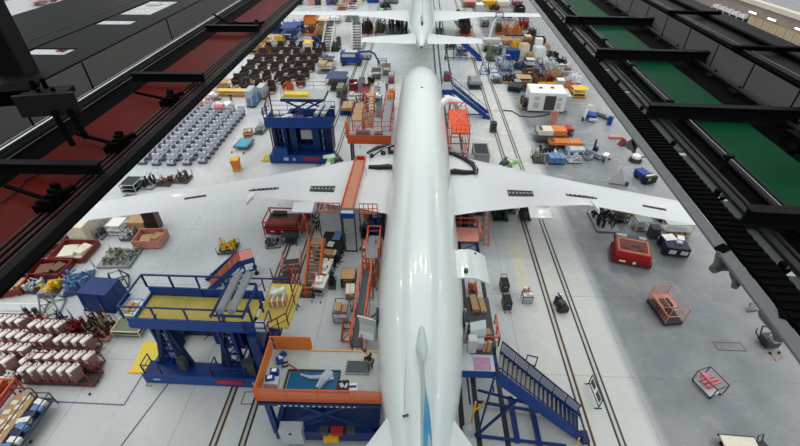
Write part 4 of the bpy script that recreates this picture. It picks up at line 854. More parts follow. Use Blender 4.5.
# red generator
t=hd('generator','square red machine with cream trimmed top standing alone on the right floor','generator',630,266,-.28); P(t,'body','red',MB().box(0,1.3,.3,2.9,2.3,1.)); P(t,'bumper','dred',MB().box(0,.1,.15,3.3,.35,.5).box(-1.55,1.2,.15,.2,2.2,.5).box(1.55,1.2,.15,.2,2.2,.5)); P(t,'top_trim',M('trim_cream',(230,160,110),.5),MB().box(0,.35,1.3,2.6,.1,.08).box(-1.25,1.3,1.3,.1,2.,.08).box(1.25,1.3,1.3,.1,2.,.08).box(0,2.2,1.3,2.6,.1,.08)); P(t,'lid','dred',MB().box(0,1.3,1.3,2.3,1.7,.05)); P(t,'rear_tray','dgrey',MB().box(0,2.75,.9,3.,.7,.35)); P(t,'tray_items','lgrey',MB().box(-.9,2.7,1.25,.9,.35,.15).box(.9,2.7,1.25,.6,.35,.15)); P(t,'front_sign','white',MB().box(-.8,-.1,.4,.5,.04,.16).box(.2,-.1,.35,.25,.04,.25)); P(t,'wheel','black',MB().wheel(-1.1,.5,.25,.2).wheel(1.1,.5,.25,.2).wheel(-1.1,2.2,.25,.2).wheel(1.1,2.2,.25,.2)); P(t,'grille','dbrown',MB().box(.2,1.3,1.36,.7,.25,.03).box(-.6,.8,1.36,.6,.08,.03).box(.6,.8,1.36,.5,.08,.03))
t=hd('tow_tractor','dark blue tow tractor with white hood sheets right of the red generator','tractor',675,258,-.15); P(t,'body','navy',MB().box(0,1.1,.3,2.,2.1,.8)); P(t,'hood','white',MB().box(-.45,1.6,1.1,1.1,.9,.08,.3).box(.6,1.7,1.1,.6,.7,.08,-.2)); P(t,'front_grille','black',MB().box(0,0,.3,1.9,.2,.9)); P(t,'head_lights','lgrey',MB().box(-.5,-.12,.55,.6,.06,.4).box(.5,-.12,.55,.6,.06,.4)); P(t,'wheel','black',MB().wheel(-1.,.4,.3,.25).wheel(1.,.4,.3,.25).wheel(-1.,1.8,.3,.25).wheel(1.,1.8,.3,.25)); P(t,'seat','lgrey',MB().box(.2,.9,1.1,.5,.4,.2))
t=hd('wire_cage_cart','orange wire cage cart with black base on the open right floor','cage cart',670,325,.12); k_cage(t,1.5,2.6,1.9,'salmon','black'); t.location.y+=1.2
t=hd('wire_cage_cart','small pink wire cart with red load and white tray near the bottom right','cage cart',706,388,.35); P(t,'frame','dbrown',frame_mb(1.05,1.5,.15,1.2,.05,0)); P(t,'tray','lgrey',MB().box(-.1,0,.2,.8,1.3,.05)); P(t,'red_load','pink',MB().bar((-.35,.5,.4),(.4,.2,.9),.16).bar((-.3,.2,.5),(.4,-.1,1.0),.16).bar((-.3,-.1,.5),(.4,-.3,1.),.14).box(.1,.2,.25,.5,.9,.5)); castors(t,1.05,1.5,.08)
t=hd('scrubber','dark floor machine with silver box near the lower right runway edge','machine',770,349,.1); P(t,'body','dgrey',MB().box(0,.4,.2,.9,1.,.6)); P(t,'silver_box','silver',MB().box(.15,.2,.8,.7,.6,.3)); P(t,'hose_frame','black',MB().tube([(-.5,0,.2),(-.7,.7,.9),(-.3,1.2,1.2),(.2,1.,1.2)],.06).tube([(-.5,.3,.2),(-.6,1.1,.6),(-.3,1.4,.7)],.05)); castors(t,.9,1.,.1)
o=MB().tube([tuple(W(x,y,.04)) for x,y in ((772,354),(776,361),(783,358),(780,354),(774,356),(771,360))],.03).build('air_hose',K('salmon')); tag(o,'coiled orange hose on the floor in front of the scrubbing machine','hose')
t=hd('floor_sign','small grey folding floor sign in front of the runway at right','sign',751,311,.2); P(t,'panel','grey',MB().bar((-.3,.1,0),(0,.3,.7),.04,.5)); P(t,'panel','lgrey',MB().bar((.3,.1,0),(0,.3,.7),.04,.5)); P(t,'base','dgrey',MB().box(.1,-.05,0,1.,.1,.04))
t=hd('flat_cart','white topped flat cart cut off by the bottom frame edge','cart',738,452,-.05); P(t,'deck','cream',MB().box(0,.2,.5,2.,1.,.08)); P(t,'frame','dgrey',MB().box(0,.72,.4,2.1,.08,.2).box(0,-.3,.4,2.1,.08,.2)); castors(t,2.,1.,.14)
t=hd('hand_truck','small black hand truck tip at the bottom frame edge','cart',761,450,.3); P(t,'frame','black',MB().box(0,.1,.1,.6,.5,.3)); P(t,'handle','dgrey',MB().tube([(-.2,.3,.3),(-.2,.5,.9),(.2,.5,.9),(.2,.3,.3)],.04)); castors(t,.6,.5,.08)
# equipment beneath the right wing tip
R=[('parts',609,233,22,3.4,1.7,'black','grey','dark heap of tubes on a low dolly at the right wing trailing edge'),
('box',635,216,9,.8,1.5,'yellow','lemon','yellow stacked cases tied together under the right wing'),
('bin',653,240,8,.8,1.3,'dgrey','black','black waste bin behind the red generator'),
('rack',676,238,26,1.,1.6,'cream','lgrey','cream wire rack behind the blue tow tractor'),
('rack',641,232,13,1.,1.3,'lgrey','grey','grey mesh trolley between yellow cases and black bin'),
('long',672,223,26,1.2,1.2,'dgrey','black','dark machine half hidden under the right wing near its tip'),
('parts',478,216,14,2.,1.2,'tan','dbrown','brown timber load under the right wing root'),
('parts',502,222,15,3.,2.,'dgrey','black','tangled black cables and frame beneath the right wing'),
('machine',524,222,10,1.6,2.0,'black','dgrey','black and red motor unit beneath the right wing flap'),
]
for k,px,py,w,d,h,c,c2,lb in R: put(k,px,py,w,d,h,c,c2,lb)
# mid-right carts and machines
R=[('long',553,147,30,2.,2.2,'cream','dgrey','cart with a half white half yellow load cover behind the right wing',0),
('long',567,137,12,1.6,1.4,'red','dgrey','small red topped cart beside the yellow and white cart',0),
('long',564,147,34,1.6,1.2,'amber','dgrey','long orange topped dolly in front of the white and yellow cart',-.03),
('parts',548,155,20,1.6,1.1,'black','lgrey','dark dolly with white packets ahead of the right wing',0),
('long',576,155,19,1.4,.9,'lgrey','lblue','pale grey flat dolly beside the dark dolly with packets',0),
('parts',539,164,12,1.8,1.1,'olive','dgrey','olive parts dolly close to the right wing edge',0),
('pallet',557,165,16,1.7,1.2,'lblue','navy','blue wrapped parts stacked beside the olive dolly',0),
('parts',575,164,14,1.8,1.,'lgrey','silver','silver coil dolly beside the blue wrapped parts',0),
('cart',588,160,7,1.2,.9,'grey','silver','small empty grey trolley at the end of the dolly group',.3),
('bin',481,166,15,3.,1.6,'grey','black','grey slatted equipment rack in front of the orange access stand',0),
('cabinet',493,133,6,1.,1.4,'dgrey','black','dark cabinet right of the orange access stand',0),
('drum',554,126,8,1.8,1.7,'salmon','brown','pinkish cylinder housing in front of the white generator box',0),
('pallet',516,92,13,2.4,1.2,'black','dgrey','black curved tray on the floor left of the crates',-.4),
('long',475,90,13,3.4,1.8,'grey','dgrey','grey cart with yellow insert near the first nose',0),
('long',462,56,12,3.,1.6,'dgrey','lgrey','dark dolly beside the second aircraft\'s blue stairs',0),
('parts',452,50,14,3.,1.4,'dgrey','grey','scattered grey fittings right of the second tail cone',0),
('machine',447,82,7,1.8,1.4,'dgrey','red','small dark tug right of the first nose',0),
('machine',495,55,14,4.,1.8,'olive','dgrey','olive chassis of the grey boom lift',0),
]
for k,px,py,w,d,h,c,c2,lb,rz in R:
    t=put(k,px,py,w,d,h,c,c2,lb,rz)
    if 'half yellow' in lb: P(t,'yellow_half','amber',MB().box(.95,0,1.1,1.85,1.84,.66,tx=.03),'yellow half of the load cover')
o=MB().tube([tuple(W(x,y,.08)) for x,y in ((503,110),(512,111),(520,116),(530,117),(540,116),(550,114))],.08).build('power_cable',K('black')); tag(o,'black power cable crossing the pale lane to the white generator','cable')
t=hd('generator','white boxy power unit with grey vents and black doorway on the upper right floor','generator',545,113,-.06); P(t,'housing','white',MB().box(0,2.,.3,5.4,4.,2.8)); P(t,'door_bay','dgrey',MB().box(.4,-.03,.5,1.6,.1,2.2)); P(t,'vent','lgrey',MB().box(-1.6,-.03,.8,.8,.08,.9).box(-1.6,-.03,2.0,.8,.08,.6).box(1.8,-.03,.8,.6,.08,.9).box(1.8,-.03,2.0,.6,.08,.6)); P(t,'roof_vent','black',MB().box(-.9,2.2,3.1,.5,.4,.1).box(.9,2.4,3.1,.5,.4,.1)); P(t,'side_unit','lgrey',MB().box(3.1,2.,.4,.9,3.4,2.2)); P(t,'hose_reel','black',MB().wheel(-3.2,1.,.8,.6,'x',1.2).wheel(-3.3,2.6,.7,.5,'x',1.)); P(t,'reel_guard','yellow',MB().box(-3.4,1.6,.2,.3,1.6,.2)); P(t,'wheel','black',MB().wheel(-2,.5,.3,.3).wheel(2,.5,.3,.3).wheel(-2,3.4,.3,.3).wheel(2,3.4,.3,.3))
t=hd('tow_tractor','blue and white scooter tug at the edge of the upper right runway','tractor',588,121,-.3); P(t,'body','blue',MB().box(.3,.8,.4,1.4,1.5,.5)); P(t,'seat_back','white',MB().box(-.1,1.7,.5,.6,.3,1.3)); P(t,'footplate','lgrey',MB().box(.6,-.2,.2,1.,.6,.3)); P(t,'front_column','lgrey',MB().bar((-.7,-.2,.2),(-.4,.9,1.5),.35)); P(t,'wheel','black',MB().wheel(-.8,-.1,.3,.25).wheel(.9,.2,.25,.25).wheel(.6,1.5,.25,.25).wheel(-.2,1.5,.25,.25))
t=hd('floor_scrubber','grey floor scrubber with blue mast and white front sheet right of the dollies','machine',600,158,.55); P(t,'hull','grey',MB().box(0,.8,.2,1.5,2.6,.5,tx=.15)); P(t,'mast','navy',MB().box(-.1,.9,.7,.6,.6,.5,.2,tx=.3).bar((-.2,1.1,.9),(-.2,1.1,2.2),.18)); P(t,'front_sheet','white',MB().box(.3,-.5,.6,1.1,.6,.12,.3)); castors(t,1.4,2.2,.15)
t=hd('floor_polisher','round white and black floor polisher below the upper runway flange','machine',635,161); P(t,'base','black',MB().lathe([(.75,.05),(.8,.2),(.6,.5)],16),smooth=True); P(t,'dome','white',MB().lathe([(.55,.5),(.5,.8),(.2,1.)],16),smooth=True); P(t,'handle','dgrey',MB().tube([(.2,0,.6),(1.1,-.4,.8),(1.5,-1.,.4)],.08)); castors(t,.9,.9,.1)
t=hd('tow_tractor','blue small tug with black and white rear near the right wing tip','tractor',648,184,.3); P(t,'body','blue',MB().box(0,1.3,.3,1.1,1.5,.7)); P(t,'rear','black',MB().box(.1,.2,.2,1.4,.9,.8)); P(t,'trim','white',MB().box(.1,.2,1.,1.1,.2,.1).box(-.3,-.2,.6,.4,.1,.3)); P(t,'wheel','black',MB().wheel(-.6,.2,.28,.2).wheel(.8,.2,.28,.2).wheel(-.5,1.6,.28,.2).wheel(.5,1.6,.28,.2))
t=hd('floor_sign','tall thin white folding panel lying beside the right wing leading edge','sign',616,184,-.2); P(t,'panel','lgrey',MB().add([(-.9,0,0),(1.,-.1,0),(.1,.3,2.),(-.9,.06,0),(1.,-.04,0),(.1,.36,2.)],[(0,1,2),(5,4,3),(0,3,4,1),(1,4,5,2),(2,5,3,0)])); P(t,'foot','dgrey',MB().box(.1,.1,0,1.8,.5,.05).box(1.1,-.1,0,.3,.3,.5))
t=hd('crate_lid','low pale pink tray on the floor above the small dark wedge','tray',615,138); P(t,'tray','pink',MB().box(0,0,.05,1.8,.5,.2)); P(t,'rim','salmon',MB().box(0,-.3,.05,1.8,.06,.3)); 
t=hd('wheel_chock','dark red wedge block on the floor beside the runway','wedge',622,145,.3); P(t,'wedge','dred',MB().prism([(-.5,0),(.5,0),(.1,.9)],'y',-.4,.4)); P(t,'base','dgrey',MB().box(0,0,0,1.1,.8,.05))
put('drum',610,126,5,1.,1.2,'blue','dblue','small blue drum on the floor beneath the upper right runway')
put('long',605,120,8,3.,.6,'grey','dgrey','thin grey dolly behind the small blue drum',.6)
# boom lifts
def boom(label,px,py,c,pts,rz=0):
    t=hd('boom_lift',label,'boom lift',px,py,rz); P(t,'chassis',c,MB().box(0,1.4,.5,4.2,2.4,1.).box(-.2,1.4,1.5,3.6,2.,.9)); P(t,'cab_panel','lgrey',MB().box(-.4,.35,1.6,2.6,.08,.6).box(.0,1.4,2.4,2.4,1.6,.05)); P(t,'wheel','black',MB().wheel(-1.5,.2,.6,.5).wheel(1.6,.2,.6,.5).wheel(-1.5,2.7,.6,.5).wheel(1.6,2.7,.6,.5))
    P(t,'boom_arm',c if c!='blue' else 'dblue',MB().tube(pts,[.2]*len(pts),8)); e=pts[-1]; P(t,'basket','grey',MB().box(e[0]+.5,e[1],e[2]-.5,1.6,1.3,.12).add([],[])); P(t,'basket_rails','dgrey',rails(MB(),[(e[0]-.3,e[1]-.6),(e[0]+1.3,e[1]-.6),(e[0]+1.3,e[1]+.6),(e[0]-.3,e[1]+.6),(e[0]-.3,e[1]-.6)],e[2]-.4,1.1,1,.08)); return t
boom('blue boom lift with folded arm and round basket at the upper left of the nose',351,66,'blue',[(.8,1.4,2.2),(3.6,1.6,2.4),(4.6,.8,2.2),(5.8,-1.8,1.2)])
boom('grey boom lift with raised lattice arm right of the second aircraft',492,52,'lgrey',[(-.6,2.4,2.2),(.4,5.5,4.4),(1.4,7.5,5.4)])
# blue A frames
for px,py,w,d,h,lb,c in ((497,73,9,2.5,4.5,'tall purple blue A-frame jack stand right of the pale lane','purple'),(485,75,9,2.,2.,'low blue brace arm reaching left of the A-frame jack','blue'),(506,76,10,3,3.4,'blue A-frame jack stand beside the blue cabinet','blue')):
    put('stand',px,py,w,d,h,c,'silver',lb)
# clutter field upper right: (kind,px,py,wpx,depth,h,colour,colour2,label)
C=[('cabinet',513,60,12,2.4,1.8,'blue','navy','blue cabinet block in the upper right equipment field'),
('pallet',505,45,16,4,1.2,'tan','brown','tan pallet load under the orange heap'),
('parts',513,36,20,7,2.4,'amber','brown','orange and brown heap of frames under the second right wing'),
('parts',525,30,10,6,2.,'dred','brown','dark red slatted frame beside the orange heap'),
('parts',531,50,12,4,1.8,'brown','dbrown','brown brackets dolly right of the tan pallet'),
('carton',524,56,8,2,2.2,'cream','tan','cream carton standing right of the blue cabinet'),
('crate',540,46,11,3,1.4,'dbrown','tan','dark brown crate near the upper runway flange'),
('carton',540,57,10,2.2,1.7,'white','lgrey','large white carton in the upper right field'),
('carton',537,50,7,1.6,2.2,'white','cream','white peaked carton behind the large white one'),
('parts',508,72,12,3,1.3,'lgrey','dgrey','grey tubes dolly in front of the blue cabinet'),
('parts',521,72,12,3,1.8,'denim','navy','dark blue frames dolly next to the grey tubes'),
('rack',533,70,9,2,1.8,'purple','lgrey','purple blue rack right of the dark blue dolly'),
('parts',510,84,14,2.5,1.4,'dbrown','tan','brown fittings dolly beside the black curved tray'),
('rack',523,84,14,2,1.,'cream','tan','low cream rack among brown dollies'),
('crate',541,88,9,3,1.6,'brown','dbrown','open brown crate with dark slats at right'),
('box',519,88,6,1.4,1.,'olive','grey','small grey green box below the cream rack'),
('parts',548,72,14,3,1.4,'lgrey','dgrey','pale scattered fittings left of the runway flange'),
('parts',556,80,16,3,1.5,'tan','brown','tan and rust fittings beside the runway flange'),
('parts',548,84,10,2,1.4,'dred','dbrown','rust coloured parts dolly behind the tan fittings'),
('parts',562,66,13,3,1.2,'black','white','black and white items near the runway flange'),
('carton',560,90,7,1.5,1.6,'lgrey','white','light grey carton in front of the rust dolly'),
('carton',556,97,10,2.,1.3,'grey','lgrey','grey carton stack right of the white generator'),
('parts',569,96,8,2,1.8,'amber','brown','orange brown parts beside the grey cartons'),
('rack',577,98,14,2,1.4,'cream','yellow','cream rack with yellow frame beneath the runway'),
('bench',548,93,18,1.4,1.,'tan','yellow','yellow edged bench behind the grey cartons'),
('parts',575,84,10,3,1.5,'white','lgrey','white folded sheets at the end of the equipment field'),
('parts',505,20,20,5,1.5,'black','grey','black equipment row under the second right wing tip'),
('parts',524,22,12,4,1.5,'grey','white','grey and white items at the second right wing tip'),
('rack',470,8,14,4,1.6,'dgrey','salmon','dark rack beyond the second right wing root'),
('pallet',490,6,14,4,1.4,'yellow','tan','yellow and tan pallets beyond the second right wing'),
('pallet',503,7,12,4,1.3,'cream','tan','cream pallets beyond the second right wing'),
('parts',518,8,12,5,1.5,'dred','grey','rust red items at the far top right'),
('cabinet',471,1.5,16,4,2,'lgrey','grey','far pale grey cabinet beyond the second right wing'),
('machine',485,27,8,3,1.6,'grey','dgrey','grey dolly below the raised lattice arm'),
('parts',466,36,12,5,2.4,'dbrown','orange','brown engine stand under the second right wing'),
('parts',464,28,14,7,3,'black','dgrey','black engine equipment under the second right wing'),
# upper left field
('parts',397,34,30,9,3,'black','dgrey','wide black engine equipment under the second left wing'),
('parts',366,34,12,7,3,'dbrown','dred','brown engine stand under the second left wing'),
('parts',382,33,9,6,2.6,'olive','dbrown','olive brown trestle between dark engine stands'),
('crate',315,25,12,5,1.8,'amber','brown','orange brown crate under the second left wing tip'),
('long',325,24,14,5,1.4,'cream','tan','cream covered dolly right of the orange crate'),
('cart',336,24,10,4,1.4,'purple','lgrey','purple grey cart behind the silver stairs'),
('parts',346,22,13,5,1.8,'grey','olive','grey fittings dolly below the second left wing'),
('carton',339,22,5,3,2,'white','cream','white carton on the floor below the second left wing'),
('cabinet',373,3,11,4,3,'blue','dblue','blue cabinet beyond the second left wing'),
('parts',390,4,16,5,1.6,'grey','dgrey','grey fittings right of the far blue cabinet'),
('rack',290,40,16,6,2.6,'navy','blue','dark blue frame rack near the runway edge at upper left'),
('parts',275,34,14,6,2.6,'dblue','navy','blue structure half hidden by the red runway'),
('stand',300,47,12,5,3,'lblue','navy','pale blue trestle in the upper left field'),
('stand',289,50,14,4,2.6,'navy','lgrey','navy trestle beside the pale blue one'),
('parts',306,36,12,6,2,'brown','amber','brown pipes dolly in the upper left field'),
('parts',318,40,11,5,2,'tan','brown','tan tangled fittings right of the brown pipes'),
('carton',308,52,9,2.6,1.8,'cream','yellow','cream box standing right of the trestles'),
('parts',262,45,14,4,1.8,'tan','yellow','tan and yellow parts dolly near the runway'),
('parts',274,50,14,4,1.6,'lgrey','brown','pale fittings dolly left of the navy trestle'),
('rack',252,54,12,4,1.6,'yellow','tan','yellow frame rack close to the runway'),
('cart',325,74,15,4,1.6,'white','grey','white work cart with blue arm left of the boom lift'),
('cart',327,66,12,3,1.6,'lblue','dgrey','pale blue wheeled unit behind the white work cart'),
('table',336,86,20,4,1.3,'denim','navy','low dark blue table in front of the white work cart'),
('machine',340,98,9,3,1.6,'olive','dgrey','olive pump unit left of the brown tables'),
('rack',222,92,14,2,1.6,'amber','tan','orange crate rack by the runway at upper left'),
('long',221,113,18,2,1.5,'white','lgrey','white covered bench with a pink roll'),
('parts',205,112,11,3,1.6,'salmon','brown','pinkish parts pile left of the white covered bench'),
('machine',251,108,9,3,2.6,'silver','lblue','silver blue wrapped motor unit on the upper left floor'),
('machine',262,100,9,2.6,2,'lgrey','grey','light grey unit behind the silver wrapped motor'),
('rack',232,97,30,1.2,1.,'cream','yellow','long yellow edged low rack behind the silver seats'),
('parts',259,135,9,2.6,1.2,'lgrey','dgrey','bundle of white slats tied on a small dolly'),
('hopper',243,170,1,1,1,'yellow','black','x'),
# around the orange stairs at front left
('table',386,76,8,2.4,1.6,'brown','dgrey','brown topped table beside the first nose'),
('table',376,80,9,2.4,1.5,'dbrown','black','dark topped table left of the brown one'),
('bench',365,102,9,3.,1.6,'dred','dgrey','dark red bench with white packets'),
('cart',352,104,8,2.4,1.4,'red','white','red cart with white paper near the boom lift'),
('cart',377,94,6,2.,1.4,'white','lgrey','white cart between people at the front left'),
('long',346,116,12,3.,1.6,'tan','blue','tan topped crate behind the walkway bridge'),
('cabinet',379,117,6,2,1.6,'lgrey','dgrey','light cabinet near the yellow post by the fuselage'),
('bin',390,110,5,1.6,2.2,'yellow','amber','yellow post cabinet against the fuselage left side'),
# between wing and stairs
('generator_',0,0,0,0,0,0,0,'x'),
]
for k,px,py,w,d,h,c,c2,lb in C:
    if lb=='x': continue
    put(k,px,py,w,d,h,c,c2,lb,random.uniform(-.12,.12) if k in('parts','crate','carton','cart') else 0)
EX=[('cart',500,66,7,2,1.4,'grey','lgrey','grey work cart left of the blue cabinet'),
('parts',530,62,9,2.5,1.6,'tan','dbrown','tan tubes dolly between cream carton and white cartons'),
('parts',553,60,12,3,1.4,'black','lgrey','black wheels heap near the upper runway flange'),
('parts',545,66,10,2.4,1.3,'white','dgrey','white tubes dolly below the white cartons'),
('parts',538,78,14,2.4,1.4,'dgrey','tan','dark grey parts dolly beside the low cream rack'),
('crate',530,80,9,2.2,1.3,'brown','tan','small open brown crate left of the dark grey parts dolly'),
('parts',514,79,9,2.2,1.3,'lgrey','dgrey','pale tubes on a dolly left of the small brown crate'),
('parts',528,92,12,2.2,1.2,'brown','dgrey','brown fittings behind the white generator roof'),
('parts',567,86,10,2.2,1.4,'lgrey','brown','pale bent tubes below the rust coloured parts'),
('cart',566,76,9,2.2,1.3,'tan','lgrey','tan cart close under the runway flange'),
('parts',572,92,10,2.4,1.5,'salmon','brown','salmon parts dolly beside the yellow framed rack'),
('stand',541,70,8,2.,1.8,'purple','grey','purple trestle in the middle of the equipment field'),
('cart',497,84,8,2.,1.3,'lblue','dgrey','pale blue cart at the foot of the A-frame jack'),
('parts',491,62,9,3,1.6,'olive','dgrey','olive hoses dolly beside the grey boom lift'),
('carton',528,46,6,2,1.8,'tan','cream','tan carton behind the brown brackets dolly'),
('parts',517,48,8,2.4,1.8,'yellow','tan','yellow brackets beside the orange heap'),
('parts',502,34,8,4,2.2,'brown','amber','brown trestle at the left end of the orange heap'),
('parts',545,52,8,3,1.4,'tan','lgrey','tan offcuts beside the dark brown crate'),
('parts',533,38,8,3,2,'dgrey','brown','dark brackets right of the red slatted frame'),
('crate',520,14,10,4,1.6,'black','grey','black open crate near the far runway end'),
('parts',495,12,12,5,1.6,'dbrown','salmon','brown fittings beyond the second right wing trailing edge'),
('carton',480,12,7,4,1.8,'lgrey','white','pale carton beyond the second right wing'),
('parts',385,10,12,5,1.5,'black','grey','black items on the far side of the second left wing'),
('cart',341,10,9,4,1.5,'lgrey','salmon','pale cart beyond the second left wing'),
('cart',352,9,9,4,1.5,'salmon','white','salmon cart beyond the second left wing'),
('parts',264,56,12,3,1.6,'brown','tan','brown fittings dolly at the end of the dark seat rows'),
('parts',280,46,12,4,1.8,'yellow','brown','yellow bent tubes near the blue frame rack'),
('parts',302,57,12,3,1.5,'grey','dbrown','grey pump parts behind the dark seat rows'),
('parts',297,34,12,5,2.4,'dblue','brown','blue and brown gantry parts beside the runway'),
('parts',313,46,10,4,1.8,'dblue','grey','blue tubes dolly beside the cream box'),
('crate',321,33,9,4,1.5,'tan','brown','tan crate behind the white mobile stairs'),
('parts',335,52,8,3,1.8,'dgrey','black','dark fittings between the two white mobile stairs'),
('drum',339,46,4,1,1.8,'dgrey','black','dark drum between the two white mobile stairs'),
('parts',366,60,9,3,1.2,'lgrey','dgrey','grey fittings right of the blue boom lift'),
('parts',247,90,9,2.4,1.3,'tan','dbrown','tan offcuts beside the orange crate rack'),
('parts',238,86,9,2.4,1.2,'black','grey','black fittings at the lower left corner of the dark seat rows'),
('cart',213,104,9,2,1.4,'pink','dgrey','pinkish cart by the runway above the silver seats'),
('parts',272,91,8,2,1.4,'lgrey','grey','light scrap dolly left of the scissor lift'),
('cabinet',360,92,6,2.4,1.8,'grey','dgrey','grey cabinet behind the dark red bench'),
('parts',371,86,8,2.6,1.5,'black','tan','black gear beside the brown topped tables'),
('cart',391,84,6,2,1.6,'red','dred','red cart against the nose on its left side'),
('parts',344,106,8,2.4,1.5,'dgrey','red','dark gear behind the tan topped crate'),
('crate',353,92,9,2.4,1.4,'dred','white','dark red crate with white contents at the front left'),
('parts',392,100,5,2,1.8,'orange','red','orange gear pressed against the front left fuselage'),
('cart',378,104,7,2,1.3,'white','blue','white cart with blue shelf below the front left people'),
('parts',336,92,8,2.4,1.4,'dbrown','olive','brown valve block beside the olive pump unit'),
('parts',470,226,9,1.6,1.6,'salmon','dbrown','salmon brackets below the right wing root'),
('parts',513,214,10,2.,1.8,'black','dgrey','black gear right under the wing flap hinge'),
('rack',621,224,12,1.6,1.4,'dgrey','black','dark framework between the tube heap and yellow cases'),
('parts',473,298,8,1.2,.9,'orange','dgrey','orange clamps between loader and tool chest'),
('parts',381,240,6,1.4,1.4,'purple','black','purple blue bag beside the fuselage at left'),
('parts',366,240,7,1.4,1.6,'black','dgrey','black bag on the floor behind the cart of blue bundles'),
('carton',350,300,9,1.2,.8,'tan','cream','tan carton on the floor beside the dark carton cart'),
('parts',352,312,8,1.2,1.,'silver','denim','silver hose dolly beside the orange guard rail'),
('parts',332,290,7,1.,.9,'black','dgrey','black bags at the end of the printer carts'),
('parts',305,236,8,1.4,1.8,'orange','lgrey','orange frame with white cylinders at the wing edge'),
('parts',308,222,8,1.6,2.2,'red','lgrey','red frame with white cylinders under the left flap'),
('parts',98,240,8,1.2,1.2,'dgrey','grey','dark gear behind the pale cover cabinet'),
('parts',137,222,10,1.2,1.2,'grey','black','grey tubing right of the bench rack under the wing'),
('crate',30,262,22,2.,1.,'dred','salmon','narrow dark red crate against the runway edge at left',),
('parts',30,288,12,1.6,.9,'lgrey','dbrown','white pipes sticking out beside the dark red crate'),
('parts',100,342,14,1.6,1.3,'dbrown','salmon','dark tubes and rails at the end of the panel trolleys'),
('parts',88,352,8,1.4,1.,'black','dbrown','black wheeled leftovers right of the panel trolleys'),
('parts',30,328,20,1.2,1.4,'dgrey','salmon','dark poles heap behind the panel trolleys at left'),
]
for e in EX:
    k,px,py,w,d,h,c,c2,lb=e[:9]
    put(k,px,py,w,d,h,c,c2,lb,random.uniform(-.15,.15) if k in('parts','crate','carton','cart') else 0)
t=hd('paper_roll','pink roll lying on the white covered bench','roll',220,109,0,1.42); P(t,'roll_body','pink',MB().tube([(-.7,0,.35),(.7,0,.35)],.45,12)); P(t,'core','white',MB().tube([(-.75,0,.35),(.75,0,.35)],.12,8))
# silver mobile stairs far left
for px,py,lb in ((326,52,'tall white mobile stairs standing left of the far grey stairs'),(357,50,'white lattice mobile stairs beside the second left stabilizer')):
    p=W(px,py); t=stairs('mobile_stairs',lb,(p.x,p.y,0),-PI/2+(.1 if px>340 else 0),8,3.6,2.,'cream','dgrey','white',None,2.,10)
for px,py in ((333,45),(338,44),(331,47)):
    pass
# =============== dark upholstered seat blocks in rows (upper left) 
def seatblock():
    t=thing('packed_seat_unit','dark brown seat unit with a pale pink packing sheet behind the upper blue dock','seat unit',(0,0,0),0,'dark seat units in rows')
    P(t,'seat','dbrown',MB().box(0,0,.35,1.6,1.3,.55)); P(t,'backrest','dbrown',MB().box(-.0,.75,.35,1.6,.35,1.5,tx=.08,tiltx=.08)); P(t,'armrest',M('arm_black',(40,36,36),.5),MB().box(-.82,0,.35,.16,1.4,.85)); P(t,'armrest',M('arm_black',None),MB().box(.82,0,.35,.16,1.4,.85))
    P(t,'base','dbrown',MB().box(0,0.1,0,1.5,1.5,.35)); P(t,'packing_sheet',M('packing_pink',(176,146,132),.7),MB().box(.35,-1.15,.0,.8,.7,.35,.1))
    return t
sb=seatblock();first=True
for X,y0,y1,n_ in ((-31.8,74,94,6),(-29.4,72,95,6),(-27.,71.5,95.5,6),(-24.8,71,95,6),(-22.6,73,95,6),(-20.4,74,94.5,6)):
    for i in range(n_):
        loc=(X+random.uniform(-.12,.12),y0+(y1-y0)*i/(n_-1),0); rz=random.uniform(-.12,.12)
        LB='dark brown seat unit in the %s row counted from the red runway'%{-31.8:'first',-29.4:'second',-27.:'third',-24.8:'fourth',-22.6:'fifth',-20.4:'sixth and last'}[X]
        if first: sb['label']=LB; sb.scale=(.82,.85,1); sb.location=loc;  first=False
        else: dup(sb,loc,rz,LB,scale=(.82,.85,1))
# =============== silver wrapped seat rows
SIL=M('seat_silver',(186,190,200),.35,.1,var=.12,scale=5); SILD=M('seat_slate',(84,92,108),.5)
def silverseat():
    t=thing('wrapped_seat','silver grey plastic wrapped passenger seat in the long rows ahead of the left wing','seat',(0,0,0),0,'silver wrapped seats in long rows')
    P(t,'seat_pan',SIL,MB().box(0,0,.38,1.0,.6,.25)); P(t,'legs',SILD,MB().box(0,.05,0,1.0,.5,.38))
    P(t,'backrest',SIL,MB().box(0,.36,.5,1.0,.2,.75,tx=.1,tiltx=.2)); P(t,'armrest',SILD,MB().box(-.53,.05,.5,.07,.55,.28)); P(t,'armrest',SILD,MB().box(.53,.05,.5,.07,.55,.28))
    P(t,'headrest_cover',M('wrap_white',(206,210,218),.3),MB().box(-.28,.5,1.2,.36,.2,.14)); P(t,'headrest_cover',M('wrap_white',None),MB().box(.28,.5,1.2,.36,.2,.14)); P(t,'seat_gap',SILD,MB().box(0,.06,.62,.06,.5,.12))
    return t
ss=silverseat();first=True
for X,y0,n_ in ((-26.7,46.5,11),(-28.5,46.,12),(-30.4,45.8,13),(-32.3,45.8,13),(-34.2,46,13),(-36.1,46.2,12)):
    for i in range(int(n_*1.2)):
        loc=(X+random.uniform(-.05,.05),y0+1.22*i,0); rz=random.uniform(-.06,.06)
        LB='silver grey plastic wrapped seat in the %s long row from the upper blue dock'%{-26.7:'nearest',-28.5:'second',-30.4:'third',-32.3:'fourth',-34.2:'fifth',-36.1:'farthest'}[X]
        if first: ss['label']=LB; ss.location=loc; first=False
        else: dup(ss,loc,rz,LB)
